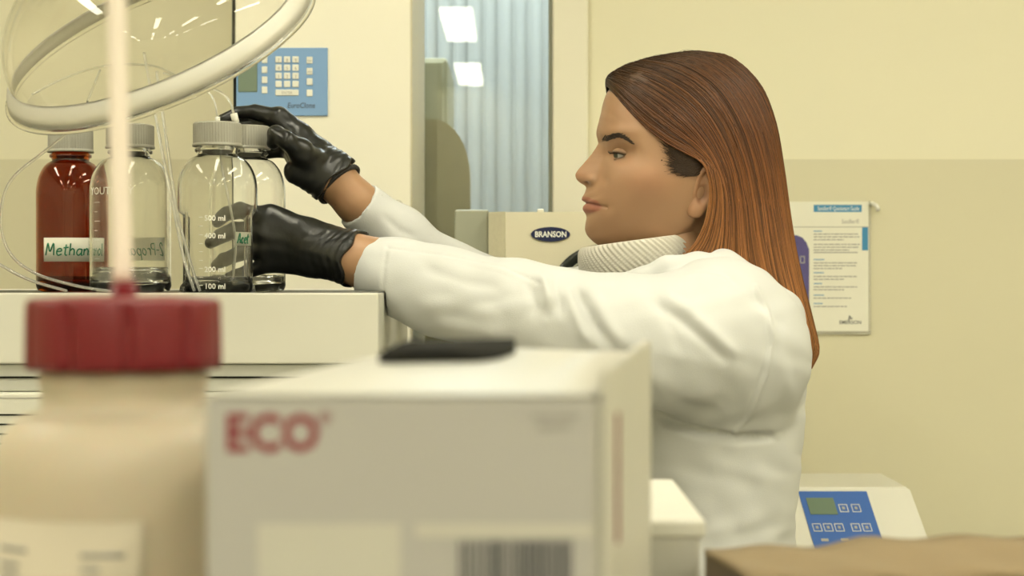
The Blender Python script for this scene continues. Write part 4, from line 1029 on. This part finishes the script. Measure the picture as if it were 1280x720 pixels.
# ---- eyes
def H2W(a, b, c): return Vector(head_to_world(np.array([a]), np.array([b]), np.array([c]))[0])
ER = 12.2
for s_ in (-1, 1):
    ec_ = (774.5 - UC, 33.0 * s_, VC - 196.5)
    gaze = Vector((-1.0, -0.10, -0.10)).normalized() if True else None
    # eyeball
    th = np.linspace(0, PI, 40); ph_ = np.linspace(0, 2 * PI, 40, endpoint=False)
    zx = gaze; xx = zx.cross(Vector((0, 0, 1))).normalized(); yy = zx.cross(xx)
    V = []; 
    for a in th:
        bul = 1 + 0.07 * (1 - sstep(0.30, 0.62, np.float64(a)))
        for b in ph_:
            dvec = zx * math.cos(a) + (xx * math.cos(b) + yy * math.sin(b)) * math.sin(a)
            V.append((ec_[0] + ER * bul * dvec.x, ec_[1] + ER * bul * dvec.y, ec_[2] + ER * bul * dvec.z))
    V = np.array(V); Wd = head_to_world(V[:, 0], V[:, 1], V[:, 2])
    Q = [(i * 40 + j, i * 40 + (j + 1) % 40, (i + 1) * 40 + (j + 1) % 40, (i + 1) * 40 + j) for i in range(39) for j in range(40)]
    em = mesh_np('eyeball', Wd, Q)
    eo = link('eyeball', em, [M['eye_white'], M['iris'], M['pupil']], person)
    em.polygons.foreach_set('material_index', [2 if q // 40 * (180 / 39) < 13 else 1 if q // 40 * (180 / 39) < 33 else 0 for q in range(len(Q))])
    # lids: upper and lower shells with an almond opening
    for up in (1, -1):
        V = []; na_, ne_ = 40, 12
        for i in range(na_):
            az = math.radians(-78 + 186 * i / (na_ - 1)) * (1 if True else 1)      # 0 faces forward, positive to the temple
            f_ = (az - math.radians(-62)) / math.radians(155); f_ = min(max(f_, 0), 1)
            arch = math.sin(PI * f_) ** 0.75
            edge = math.radians(17 * arch - 6) if up > 0 else math.radians(-19 * arch - 5)
            for j in range(ne_):
                t_ = j / (ne_ - 1); el = edge + (math.radians(78) * up - edge) * t_
                rr_ = ER * (1.10 + 0.035 * math.sin(PI * min(1, t_ * 4)) * (1 if up > 0 else 0.6)) + 0.2
                dx_, dy_, dz_ = -math.cos(az) * math.cos(el), math.sin(az) * math.cos(el) * s_, math.sin(el)
                V.append((ec_[0] + rr_ * dx_, ec_[1] + rr_ * dy_, ec_[2] + rr_ * dz_))
        V = np.array(V); Wd = head_to_world(V[:, 0], V[:, 1], V[:, 2])
        Q = [(i * ne_ + j, (i + 1) * ne_ + j, (i + 1) * ne_ + j + 1, i * ne_ + j + 1) for i in range(na_ - 1) for j in range(ne_ - 1)]
        lm = mesh_np('eyelid', Wd, Q)
        cc = np.tile(skin * 0.92, (len(Wd), 1)); cc = cc.reshape(na_, ne_, 3); cc[:, 0] = skin * (0.25 if up > 0 else 0.55); cc[:, 1] = skin * (0.55 if up > 0 else 0.8)
        set_col(lm, cc.reshape(-1, 3)); lo_ = link('eyelid', lm, M['skin'], person)
        so = lo_.modifiers.new('thick', 'SOLIDIFY'); so.thickness = 0.0009; so.offset = 1
        edge_pts = Wd.reshape(na_, ne_, 3)[5:-5, 0]
        # lashes
        VV, QQ, off = [], [], 0
        if up > 0:
            Vt, Qt = tube_np(edge_pts, 0.0010, 5); VV.append(Vt); QQ += [[q + off for q in f_] for f_ in Qt]; off += len(Vt)
        ctr = np.array(H2W(*ec_))
        for i in range(0, len(edge_pts), 1):
            p_ = edge_pts[i]; out_ = p_ - ctr; out_ /= np.linalg.norm(out_)
            ln = (0.0075 if up > 0 else 0.003) * (0.7 + 0.5 * i / len(edge_pts))
            path = [p_, p_ + out_ * ln * 0.6 + np.array((0, 0, -0.0012 * up)) * 0.8, p_ + out_ * ln + np.array((0, 0, 0.001 * up))]
            Vt, Qt = tube_np(path, np.array([0.0003, 0.00022, 0.0001]), 4); VV.append(Vt); QQ += [[q + off for q in f_] for f_ in Qt]; off += len(Vt)
        link('eyelashes', mesh_np('eyelashes', np.vstack(VV), QQ), M['brow'], person)
# ---- brows: short hairs laid along the brow
r_ = random.Random(11)
def brow(near):
    VV, QQ, off = [], [], 0
    cen = catmull([(752, 175, 0), (760, 172.5, 0), (768, 169.4, 0), (776, 170.8, 0), (783, 174.5, 0), (789, 179, 0)], 60)
    for k in range(300):
        f_ = r_.random() ** 0.85; q = cen[min(int(f_ * 59), 58)]
        wd = 5.0 * (1 - f_ ** 2.5) * (0.75 + 0.5 * math.sin(PI * min(1, f_ * 1.4))) + 0.6
        off_ = r_.uniform(-0.5, 0.5) * wd
        dirn = math.radians(r_.uniform(-5, 22) + (35 if f_ < 0.12 else 0) - 28 * sstep(0.55, 1.0, np.float64(f_)))
        l_ = r_.uniform(3.0, 5.5)
        path = []
        for s_ in (0, 0.5, 1):
            p_ = on_face(q[0] + l_ * s_ * math.cos(dirn), q[1] + off_ - l_ * s_ * math.sin(dirn), 0.0005 + 0.0004 * s_)
            if p_ is None: break
            path.append(np.array(p_))
        if len(path) < 3: continue
        if max(np.linalg.norm(path[1] - path[0]), np.linalg.norm(path[2] - path[1])) > 0.006: continue
        path = np.array(path)
        if not near:
            c, s = math.cos(-YAW), math.sin(-YAW)
            d = path - HC; lx = d[:, 0] * c - d[:, 1] * s; ly = d[:, 0] * s + d[:, 1] * c
            path = head_to_world(lx / MM, -ly / MM, d[:, 2] / MM)
        V, Q = tube_np(path, np.array([0.0004, 0.0004, 0.00018]), 4, False); VV.append(V); QQ += [[i + off for i in f2] for f2 in Q]; off += len(V)
    return link('eyebrow', mesh_np('eyebrow', np.vstack(VV), QQ), M['brow'], person)
brow(True); brow(False)
# ---- ears
for s_ in (-1, 1):
    E = Field((-0.035, -0.016, -0.045), (0.035, 0.018, 0.045), 0.0009)     # local: x back, y outward, z up
    E.ellipsoid((0, 0, 0.002), (0.0155, 0.0065, 0.029), 0.002)
    helix = [(0.015 * math.cos(a) * (1.0 if math.cos(a) > 0 else 0.75) + 0.001, 0.0045 + 0.002 * math.sin(a), 0.005 + 0.0265 * math.sin(a)) for a in np.linspace(-0.7, PI + 0.35, 20)]
    E.chain([np.array(q) for q in helix], [0.0034] * 20, 0.002)
    E.ellipsoid((-0.004, 0.003, -0.024), (0.0092, 0.0055, 0.0105), 0.005)
    E.cone((-0.0125, 0.004, 0.002), (-0.0125, 0.0035, -0.008), 0.003, 0.0035, 0.003)
    E.ellipsoid((0.0005, 0.0085, -0.002), (0.0080, 0.0085, 0.0135), 0.002, sub=True)
    E.ellipsoid((0.002, 0.009, 0.014), (0.008, 0.0045, 0.012), 0.003, sub=True)
    V, Q = E.mesh(); V = relax(V, Q, 2, 0.5)
    tl = math.radians(14); x = V[:, 0] * math.cos(tl) + V[:, 2] * math.sin(tl); z = -V[:, 0] * math.sin(tl) + V[:, 2] * math.cos(tl)
    fl = math.radians(18); y = V[:, 1] * math.cos(fl) + x * math.sin(fl); x = x * math.cos(fl) - V[:, 1] * math.sin(fl) * 0.4
    Wd = head_to_world((867 - UC) + 1.0 * x / MM, s_ * (62.5 + 0.92 * y / MM), (VC - 243) + 0.97 * z / MM)
    em = mesh_np('ear', Wd, Q if s_ > 0 else Q[:, ::-1])
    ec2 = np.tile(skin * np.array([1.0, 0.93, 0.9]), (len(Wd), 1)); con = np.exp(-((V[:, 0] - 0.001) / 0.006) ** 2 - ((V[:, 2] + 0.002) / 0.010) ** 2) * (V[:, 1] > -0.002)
    ec2 = blend(ec2, con * 0.7, [0.13, 0.055, 0.03]); set_col(em, ec2)  # shade of the ear hollow painted into the skin colour
    bm = bmesh.new(); bm.from_mesh(em); bmesh.ops.recalc_face_normals(bm, faces=bm.faces); bm.to_mesh(em); bm.free()
    link('ear', em, M['skin'], person)

# ---- hair: guide curves of the near side, mirrored for the far side
G = [
 [(757, 106), (772, 128), (796, 155), (824, 177), (850, 191), (871, 203), (880, 225), (880, 256), (873, 288), (855, 316), (812, 347)],
 [(757, 99), (776, 112), (806, 136), (838, 160), (866, 182), (889, 212), (896, 250), (895, 290), (886, 325), (868, 352), (852, 372)],
 [(764, 91), (800, 103), (840, 128), (872, 160), (898, 205), (908, 250), (911, 295), (912, 335), (916, 365), (925, 395), (935, 420)],
 [(785, 80), (825, 89), (866, 112), (898, 152), (920, 205), (930, 255), (937, 300), (946, 340), (958, 378), (970, 412), (978, 440)],
 [(812, 72), (855, 80), (897, 107), (926, 152), (944, 205), (953, 258), (962, 305), (973, 350), (986, 392), (996, 428), (999, 452)],
 [(838, 67), (882, 76), (922, 106), (948, 152), (963, 205), (972, 258), (981, 308), (992, 354), (1004, 398), (1011, 434), (1008, 458)],
 [(858, 64), (903, 72), (942, 104), (964, 150), (976, 205), (984, 258), (992, 308), (1002, 356), (1013, 400), (1020, 436), (1012, 460)],
 [(872, 63.5), (915, 71), (951, 104), (970, 150), (980, 205), (987, 258), (995, 308), (1005, 356), (1016, 400), (1024, 438), (1015, 461)]]
NG, NT = len(G), 60
GC = np.array([catmull([(a, b, 0) for a, b in g], NT)[:, :2] for g in G])
def hair_pt(s, t, lift):
    """s 0 (front edge) .. 1 (back outline), t 0 (parting) .. 1 (tip); arrays"""
    fs = np.clip(s, 0, 1) * (NG - 1); i = np.minimum(fs.astype(int), NG - 2); f_ = (fs - i)
    ft = np.clip(t, 0, 1) * (NT - 1); j = np.minimum(ft.astype(int), NT - 2); g_ = (ft - j)
    im, ip = np.maximum(i - 1, 0), np.minimum(i + 2, NG - 1)
    def at(k): return GC[k, j] * (1 - g_)[:, None] + GC[k, j + 1] * g_[:, None]
    a, b, c, d = at(im), at(i), at(i + 1), at(ip); f1 = f_[:, None]
    uv = 0.5 * (2 * b + (c - a) * f1 + (2 * a - 5 * b + 4 * c - d) * f1 ** 2 + (3 * b - a - 3 * c + d) * f1 ** 3)
    # half width: opens from the parting, follows the skull, falls behind the shoulder
    open_ = np.sin(np.clip(t / (0.30 + 0.06 * s), 0, 1) * PI / 2) ** 0.75
    wmax = np.interp(t, [0, 0.3, 0.45, 0.6, 0.8, 1.0], [77, 76, 78, 78, 74, 66])
    round_ = np.sqrt(np.clip(1 - np.clip(s, 0, 1) ** 2.6, 0, 1))
    wy = wmax * open_ * round_
    front_in = np.exp(-(s / 0.16) ** 2) * np.where(t < 0.5, 3.0, 0)          # lies close to the temple
    yy = -(wy - front_in * open_ + lift * np.maximum(round_, 0.25))
    uu = uv[:, 0] + lift * (0.35 * s); vv = uv[:, 1] - lift * 0.6 * (1 - open_ * 0.8)
    return uu, vv, yy
def to_world_hair(uu, vv, yy, t, sgn):
    kp_ = 1 - np.abs(yy) * MM / YP          # true place of hair that hangs nearer than the middle of the head
    uu = 640 + (uu - 640) * kp_; vv = 345 + (vv - 345) * kp_
    hx_, hy_, hz_ = uu - UC, yy * (-1 if sgn > 0 else 1), VC - vv
    k = np.clip((vv - 255) / 120, 0, 1)        # lower hair no longer turns with the head
    c1 = head_to_world(hx_, hy_, hz_)
    c2 = np.stack([HC[0] + MM * hx_, HC[1] + MM * hy_, HC[2] + MM * hz_], -1)
    return c1 * (1 - k[:, None]) + c2 * k[:, None]
VV, QQ, CC, off = [], [], [], 0
root = np.array([0.040, 0.020, 0.009]); mid = np.array([0.125, 0.042, 0.011]); endc = np.array([0.265, 0.112, 0.036])
def hcol(t, s, br):
    a = np.clip(t / 0.45, 0, 1)[:, None]; b = np.clip((t - 0.35) / 0.5, 0, 1)[:, None]
    c = (root * (1 - a) + mid * a) * (1 - b) + endc * b
    return c * br
ns, nt = 90, 60
for sgn in (-1, 1):
    S, T = np.meshgrid(np.linspace(0, 1, ns), np.linspace(0, 1, nt), indexing='ij')
    groove = 1.2 * np.sin(S * 55 + 3 * np.sin(S * 9)) * np.sin(np.clip(T * 3, 0, 1) * PI / 2)
    uu, vv, yy = hair_pt(S.ravel(), T.ravel(), (-2.2 + groove * 0.6).ravel())
    Wd = to_world_hair(uu, vv, yy, T.ravel(), sgn)
    i = np.arange(ns - 1)[:, None]; j = np.arange(nt - 1)[None]
    Q = np.stack([i * nt + j, (i + 1) * nt + j, (i + 1) * nt + j + 1, i * nt + j + 1], -1).reshape(-1, 4)
    VV.append(Wd); QQ += (Q + off).tolist(); off += len(Wd); CC.append(hcol(T.ravel(), S.ravel(), 0.55))
nseg = 26
def lock(s0, t0, t1, lift, wid, br, sgn, wob, drift):
    global off
    t = np.linspace(t0, t1, nseg); k = (t - t0) / (t1 - t0)
    s = s0 + drift * k + 0.006 * np.sin(k * wob[0] + wob[1])
    uu, vv, yy = hair_pt(s, t, lift * (1 + 0.25 * np.sin(k * 5 + wob[1])))
    path = to_world_hair(uu, vv, yy, t, sgn)
    V, Q = tube_np(path, wid * MM * np.clip(np.minimum(k * 8 + 0.4, (1 - k) * 5 + 0.12), 0, 1), 5, False)
    VV.append(V); QQ.extend([[q + off for q in f2] for f2 in Q]); off += len(V)
    CC.append(np.repeat(hcol(t, s, br), 5, axis=0))
for sgn, cnt in ((-1, 3200), (1, 600)):
    for k in range(cnt):
        s0 = rng.random() ** 0.9; t0 = rng.random() ** 3 * 0.35
        lock(s0, t0, min(1, 0.90 + 0.12 * rng.random()) if s0 > 0.05 else 0.8 + 0.2 * rng.random(), rng.uniform(-1.2, 1.6), rng.uniform(0.4, 0.95), rng.choice([0.45, 0.75, 1.0, 1.2, 1.5]) * rng.uniform(0.85, 1.15), sgn, (rng.uniform(2, 7), rng.uniform(0, 6)), rng.normal(0, 0.035))
me = mesh_np('hair', np.vstack(VV), QQ); set_col(me, np.vstack(CC)); tag(link('hair', me, M['hair'], person), 'long straight auburn hair with darker roots')
# dark temple hair swept into the long hair above the ear
VV, QQ, off = [], [], 0
for sgn in (-1, 1):
    for k in range(300):
        f_ = r_.random()
        p0_ = catmull([(826, 178, 0), (832, 190, 0), (836, 202, 0), (839, 213, 0), (848, 219, 0), (858, 216, 0)], 30)[int(f_ * 29)]
        e_ = (r_.uniform(868, 884), 196 + 16 * f_ + r_.uniform(-4, 4)); path = []
        m_ = ((p0_[0] + e_[0]) / 2, (p0_[1] + e_[1]) / 2 + 4)
        for q in catmull([(p0_[0] + r_.gauss(3, 4), p0_[1] + r_.gauss(-3, 3.5), 0), (*m_, 0), (*e_, 0)], 7):
            h = on_face(q[0], q[1], 0.0010 + 0.0012 * r_.random())
            if h is not None: path.append(np.array(h))
        if len(path) < 5: continue
        path = np.array(path)
        if sgn > 0:
            c, s = math.cos(-YAW), math.sin(-YAW); d = path - HC; lx = d[:, 0] * c - d[:, 1] * s; ly = d[:, 0] * s + d[:, 1] * c
            path = head_to_world(lx / MM, -ly / MM, d[:, 2] / MM)
        V, Q = tube_np(path, 0.0006 * np.linspace(0.25, 1, len(path)), 4, False); VV.append(V); QQ += [[i + off for i in f2] for f2 in Q]; off += len(V)
# fine flyaway strands over the forehead and crown
for k in range(80):
    s0 = r_.uniform(0.0, 0.8); n_ = 9
    t = np.linspace(0.0, r_.uniform(0.06, 0.16), n_); uu, vv, yy = hair_pt(np.full(n_, s0), t, np.full(n_, 1.0))
    b_ = r_.uniform(1, 6) * np.sin(np.linspace(0, PI, n_))
    V, Q = tube_np(to_world_hair(uu - b_ * 0.4, vv - b_, yy * r_.uniform(-1, 1), t, -1), 0.00018, 3, False); VV.append(V); QQ += [[i + off for i in f2] for f2 in Q]; off += len(V)
me = mesh_np('temple_hair', np.vstack(VV), QQ); set_col(me, np.tile([0.046, 0.027, 0.015], (off, 1))); tag(link('temple_hair', me, M['hair'], person), 'dark brown hair at the temple', kind='stuff')

# ---- turtleneck
TC = np.array(P(799, 319, YP)); tilt = math.radians(9.5)
rows = [(-0.012, -0.022), (0.0, -0.020), (0.003, -0.016), (0.0045, -0.008), (0.0045, 0.002), (0.0035, 0.010), (0.001, 0.0155), (-0.003, 0.0185), (-0.008, 0.0185), (-0.012, 0.015), (-0.014, 0.004), (-0.014, -0.03)]
nth = 480
prof = catmull([(a, b, 0) for a, b in rows], 40)
th = np.linspace(0, 2 * PI, nth, endpoint=False)
V = []
for a, b, _ in prof:
    kk = 0.0015 * np.cos(64 * th + 14 * b / 0.02) * (1 if a > -0.013 else 0.3)
    sag = 1 + 0.0 * th
    x = (0.0715 + a + kk) * np.cos(th); y = (0.063 + a + kk) * np.sin(th); z = b * (1.0 + 0.12 * np.cos(th + PI))
    V.append(np.stack([TC[0] + x * math.cos(tilt) - z * math.sin(tilt), TC[1] + y, TC[2] + x * math.sin(tilt) + z * math.cos(tilt)], -1))
V = np.vstack(V); n_ = len(prof)
i = np.arange(n_ - 1)[:, None]; j = np.arange(nth)[None]; j2 = (j + 1) % nth
Q = np.stack([i * nth + j, i * nth + j2, (i + 1) * nth + j2, (i + 1) * nth + j], -1).reshape(-1, 4)
tn = link('turtleneck', mesh_np('turtleneck', V, Q), M['knit'], person); tag(tn, 'cream ribbed turtleneck collar')

# ---- lab coat
K = Field((-0.24, 1.90, 0.50), (0.46, 2.52, 1.455), 0.0031)
def up(q): return np.array(P(*q))
def zz(v_): return P(880, v_, YP).z
def cu(u_): return P(u_, 345, YP).x
K.column([(zz(338), cu(862), YP, 0.068, 0.085), (zz(350), cu(868), YP, 0.088, 0.125), (zz(372), cu(890), YP, 0.100, 0.165), (zz(400), cu(899), YP, 0.104, 0.185), (zz(450), cu(900), YP, 0.106, 0.188), (zz(545), cu(895), YP, 0.106, 0.178), (zz(660), cu(886), YP, 0.104, 0.17),
          (zz(760), cu(884), YP, 0.118, 0.19), (0.75, cu(884), YP, 0.135, 0.215), (0.53, cu(884), YP, 0.15, 0.235)], 0.02)
def sleeve(rows, k): K.chain([up(q[:3]) for q in rows], [px(q[3], q[2]) for q in rows], k)
sleeve([(458, 333, 2.118, 38), (500, 347, 2.10, 45), (555, 366, 2.08, 53), (640, 388, 2.05, 60), (700, 402, 2.035, 62), (760, 417, 2.03, 71), (820, 428, 2.03, 79), (880, 430, 2.035, 85), (922, 430, 2.055, 84)], 0.022)
K.chain([up((900, 400, 2.06)), up((925, 450, 2.06))], [px(78, 2.06), px(80, 2.06)], 0.03)
sleeve([(444, 252, 2.218, 32), (500, 299, 2.25, 36), (556, 339, 2.285, 38), (640, 378, 2.33, 46), (740, 392, 2.36, 54), (850, 408, 2.37, 70)], 0.02)
# lapels and collar roll round the neck
K.chain([up(q) for q in ((760, 352, 2.12), (800, 347, 2.10), (836, 334, 2.095), (872, 330, 2.10), (906, 332, 2.125), (935, 350, 2.16))], [px(q, 2.1) for q in (9, 11, 13, 14, 15, 15)], 0.012)
K.chain([up(q) for q in ((694, 346, 2.20), (730, 343, 2.235), (765, 340, 2.275), (820, 335, 2.30), (900, 340, 2.27))], [px(q, 2.2) for q in (8, 11, 12, 13, 14)], 0.012)
K.chain([up(q) for q in ((905, 335, 2.13), (945, 358, 2.13), (975, 385, 2.15), (985, 420, 2.18))], [px(q, 2.1) for q in (16, 17, 18, 18)], 0.02)
# cuffs: flat openings, hollow
for (c0, c1, r_in) in (((462, 335, 2.118), (520, 352, 2.095), 32), ((448, 255, 2.219), (500, 299, 2.25), 26.5)):
    a_, b_ = up(c0), up(c1); n_ = (a_ - b_) / np.linalg.norm(a_ - b_)
    K.plane_cut(a_, n_, a_ - 0.07, a_ + 0.07)
    K.cone(a_ + n_ * 0.02, a_ - n_ * 0.045, px(r_in, c0[2]), px(r_in * 1.05, c0[2]), 0.0, sub=True)
# room for the neck
K.chain([up((800, 318, YP)), up((836, 360, YP))], [0.062, 0.050], 0.008, sub=True)
KV, KQ = K.mesh(); KV = relax(KV, KQ, 2, 0.5)
for _ in range(2):
    N_ = vnormals(KV, KQ); cu_, cv_ = UV(KV)
    near = sstep(0.35, -0.25, N_[:, 1]) * (KV[:, 1] < 2.21)
    near2 = near * (cv_ > 300)
    dsp = np.zeros(len(KV))
    def crease(pl, amp, sg, mask=None):
        global dsp
        fade = sstep(0, 26, np.hypot(cu_ - pl[0][0], cv_ - pl[0][1])) * sstep(0, 26, np.hypot(cu_ - pl[-1][0], cv_ - pl[-1][1])) if sg > 3 else 1.0
        dsp = dsp + fade * amp * np.exp(-(polydist(cu_, cv_, pl) / sg) ** 2) * 1.6 * (near2 if mask is None else mask)
    if _ == 0:
        crease([(668, 336), (680, 352), (686, 372), (684, 396)], 4.5, 7); crease([(655, 345), (664, 362), (668, 382), (662, 402)], -2.5, 5.5)
        crease([(716, 352), (728, 376), (742, 404), (764, 438)], -4.5, 6.0); crease([(706, 352), (716, 384), (728, 414), (745, 440)], 2.6, 6.5); crease([(732, 350), (748, 382), (764, 410), (786, 440)], 2.2, 8)
        crease([(690, 350), (698, 376), (700, 404)], -2.5, 5)
        crease([(813, 371), (850, 398), (886, 430), (915, 458)], -3.0, 6.5); crease([(822, 364), (862, 390), (900, 424), (926, 452)], 2.4, 8)
        crease([(800, 352), (822, 378), (842, 414), (850, 450)], -1.6, 8)
        crease([(560, 318), (610, 330), (660, 345)], 1.3, 5); crease([(530, 400), (580, 410), (640, 420)], 2.0, 10)
        crease([(520, 330), (580, 352), (640, 362)], -1.4, 9); crease([(500, 372), (560, 384), (630, 392)], 1.2, 10)
        crease([(900, 352), (930, 362), (962, 388), (985, 420)], -2.0, 7); crease([(940, 372), (975, 430), (985, 500)], 1.8, 9)
        crease([(836, 500), (870, 512), (912, 516)], -2.0, 9); crease([(800, 470), (850, 490), (900, 500)], 1.5, 12)
        crease([(812, 512), (832, 528), (872, 540), (920, 548), (975, 546)], -9.0, 5)
        crease([(838, 340), (870, 334), (905, 340), (935, 360)], -2.5, 4.5)
        # the far cuff sleeve
        far = (KV[:, 1] > 2.19) * (cv_ < 345)
        crease([(470, 262), (500, 288), (530, 300)], -1.4, 5, far); crease([(520, 290), (540, 306), (548, 322)], 1.6, 5, far)
        dsp += 0.9 * np.sin(KV[:, 0] * 61 + 4 * np.sin(KV[:, 2] * 47)) * np.sin(KV[:, 2] * 53 + KV[:, 1] * 30) + 0.5 * np.sin(KV[:, 0] * 130 + KV[:, 2] * 90)
    else:
        crease([(945, 357), (960, 390), (966, 420), (959, 465), (936, 522), (912, 546)], 1.5, 2.6); crease([(940, 357), (955, 392), (961, 420), (954, 465), (931, 520)], -0.8, 2.5)
        crease([(487, 310), (560, 319), (629, 333), (676, 355)], -0.9, 2.0)
        crease([(484, 308), (480, 330), (478, 370)], -0.8, 2.0)
    KV = KV + N_ * dsp[:, None] * MM
KV[:, 2] = np.where((KV[:, 0] < ix1 + 0.002) & (KV[:, 1] < YI + 0.56), np.maximum(KV[:, 2], ZT + 0.0012), KV[:, 2])      # the cuff rests on the tray edge
coat = link('lab_coat', mesh_np('lab_coat', KV, KQ), M['coat'], person); tag(coat, 'white cotton lab coat')

# ---- gloves
def glove(hand, lo, hi, wrist, dirn, cuff, h=0.0014):
    Gf = Field(lo, hi, h); hand(Gf, 0.0)
    wr = np.array(wrist); dn = np.array(dirn) / np.linalg.norm(dirn)     # towards the elbow
    Gf.chain([wr - dn * 0.01, wr + dn * cuff * 0.75, wr + dn * (cuff + 0.01)], [0.0300, 0.0330, 0.0355], 0.008)
    ce = wr + dn * cuff
    Gf.plane_cut(ce, dn, ce - 0.06, ce + 0.06)
    Gf.cone(wr + dn * 0.004, ce + dn * 0.02, 0.0285, 0.0345, 0.0, sub=True)
    V, Q = Gf.mesh(); V = relax(V, Q, 2, 0.5)
    n_ = vnormals(V, Q); ax = (V - wr) @ dn
    wr_amp = sstep(-0.06, 0.0, ax)
    nzz = np.zeros(len(V)); g_ = np.random.default_rng(3)
    for fq, am in ((70, 0.00045), (110, 0.0004), (150, 0.0003), (190, 0.0003), (260, 0.0002), (330, 0.00016)):
        for _ in range(2):
            k_ = g_.normal(size=3); k_ = k_ / np.linalg.norm(k_) * fq; nzz += am * np.sin(V @ k_ + g_.uniform(0, 6) + 1.5 * np.sin(V @ g_.normal(size=3) * 60))
    V = V + n_ * (nzz * 0.8 + 0.00035 * wr_amp * np.sin(ax * 620 + 3 * np.sin(V[:, 2] * 110)))[:, None]
    # ragged rolled hem
    rim_ = sstep(cuff - 0.004, cuff, ax); ph_ = np.arctan2((V - wr)[:, 2], (V - wr)[:, 1])
    V = V + dn[None] * (rim_ * 0.003 * np.sin(5 * ph_ + 1))[:, None] + n_ * (rim_ * 0.0010)[:, None]
    V[:, 2] = np.maximum(V[:, 2], ZT + 0.0015)
    return link('glove', mesh_np('glove', V, Q), M['glove'], person)
dl = np.array(LE) - np.array(LW); dr = np.array(P(446, 253, 2.218)) - np.array(RW_)
tag(glove(hand_left, (-0.40, 2.06, 1.265), (-0.16, 2.25, 1.405), np.array(LW) - 0.0 * dl, dl, 0.006), 'black glove on the near hand round the bottle')
tag(glove(hand_right, (-0.40, 2.11, 1.38), (-0.19, 2.30, 1.53), np.array(RW_), dr, 0.002), 'black glove on the far hand at the caps')
# rolled cuff edge rings
def cuff_ring(cen, axis, rad, tubr, wav, m, name, n_=60, seed=0):
    ax_ = Vector(axis).normalized(); e1 = ax_.cross(Vector((0, 0, 1))).normalized(); e2 = ax_.cross(e1)
    path = []
    for k in range(n_ + 1):
        a = 2 * PI * k / n_
        path.append(np.array(Vector(cen) + (e1 * math.cos(a) + e2 * math.sin(a)) * (rad + 0.0006 * math.sin(7 * a + seed)) + ax_ * (wav * math.sin(4 * a + seed) + wav * 0.6 * math.sin(9 * a))))
    return tube(name, path, tubr, m, person, 8)
# braided bracelet on the far wrist
bcn = np.array(RW_) + dr / np.linalg.norm(dr) * 0.0115; axd = (Vector(dr).normalized() + Vector((0.0, -0.30, 0.0))).normalized(); e1 = axd.cross(Vector((0, 0, 1))).normalized(); e2 = axd.cross(e1)
VV, QQ, off = [], [], 0
for q in range(3):
    path = []
    for k in range(181):
        a = 2 * PI * k / 180; ph_ = 24 * a + q * 2 * PI / 3
        path.append(np.array(Vector(bcn) + (e1 * math.cos(a) + e2 * math.sin(a)) * (0.0302 + 0.0010 * math.sin(2 * ph_)) + axd * (0.0017 * math.sin(ph_))))
    V, Q = tube_np(path, 0.0021, 6, False); VV.append(V); QQ += [[i + off for i in f2] for f2 in Q]; off += len(V)
tag(link('bracelet', mesh_np('bracelet', np.vstack(VV), QQ), M['braid'], person), 'black braided bracelet')

# ---- trousers and shoes (below the frame)
T_ = Field((0.05, 1.95, 0.05), (0.43, 2.45, 0.95), 0.008)
T_.column([(0.94, 0.24, YP, 0.09, 0.145), (0.86, 0.24, YP, 0.108, 0.175), (0.77, 0.24, YP, 0.108, 0.178)], 0.02)
for s_ in (-1, 1): T_.chain([np.array((0.24, YP + s_ * 0.085, 0.80)), np.array((0.23, YP + s_ * 0.085, 0.44)), np.array((0.26, YP + s_ * 0.085, 0.09))], [0.09, 0.064, 0.055], 0.03)
V, Q = T_.mesh(); link('trousers', mesh_np('trousers', V, Q), M['denim'], person)
for s_ in (-1, 1):
    S_ = Field((0.08, 2.0, -0.02), (0.34, 2.42, 0.14), 0.005)
    S_.chain([np.array((0.275, YP + s_ * 0.085, 0.05)), np.array((0.20, YP + s_ * 0.09, 0.045)), np.array((0.125, YP + s_ * 0.095, 0.035))], [0.046, 0.044, 0.036], 0.02)
    S_.cone((0.26, YP + s_ * 0.085, 0.06), (0.265, YP + s_ * 0.085, 0.10), 0.044, 0.044, 0.02)
    S_.plane_cut((0, 0, 0.001), (0, 0, -1), (-1, -1, -1), (3, 3, 1)); 
    V, Q = S_.mesh(); link('shoe', mesh_np('shoe', V, Q), M['shoe'], person)
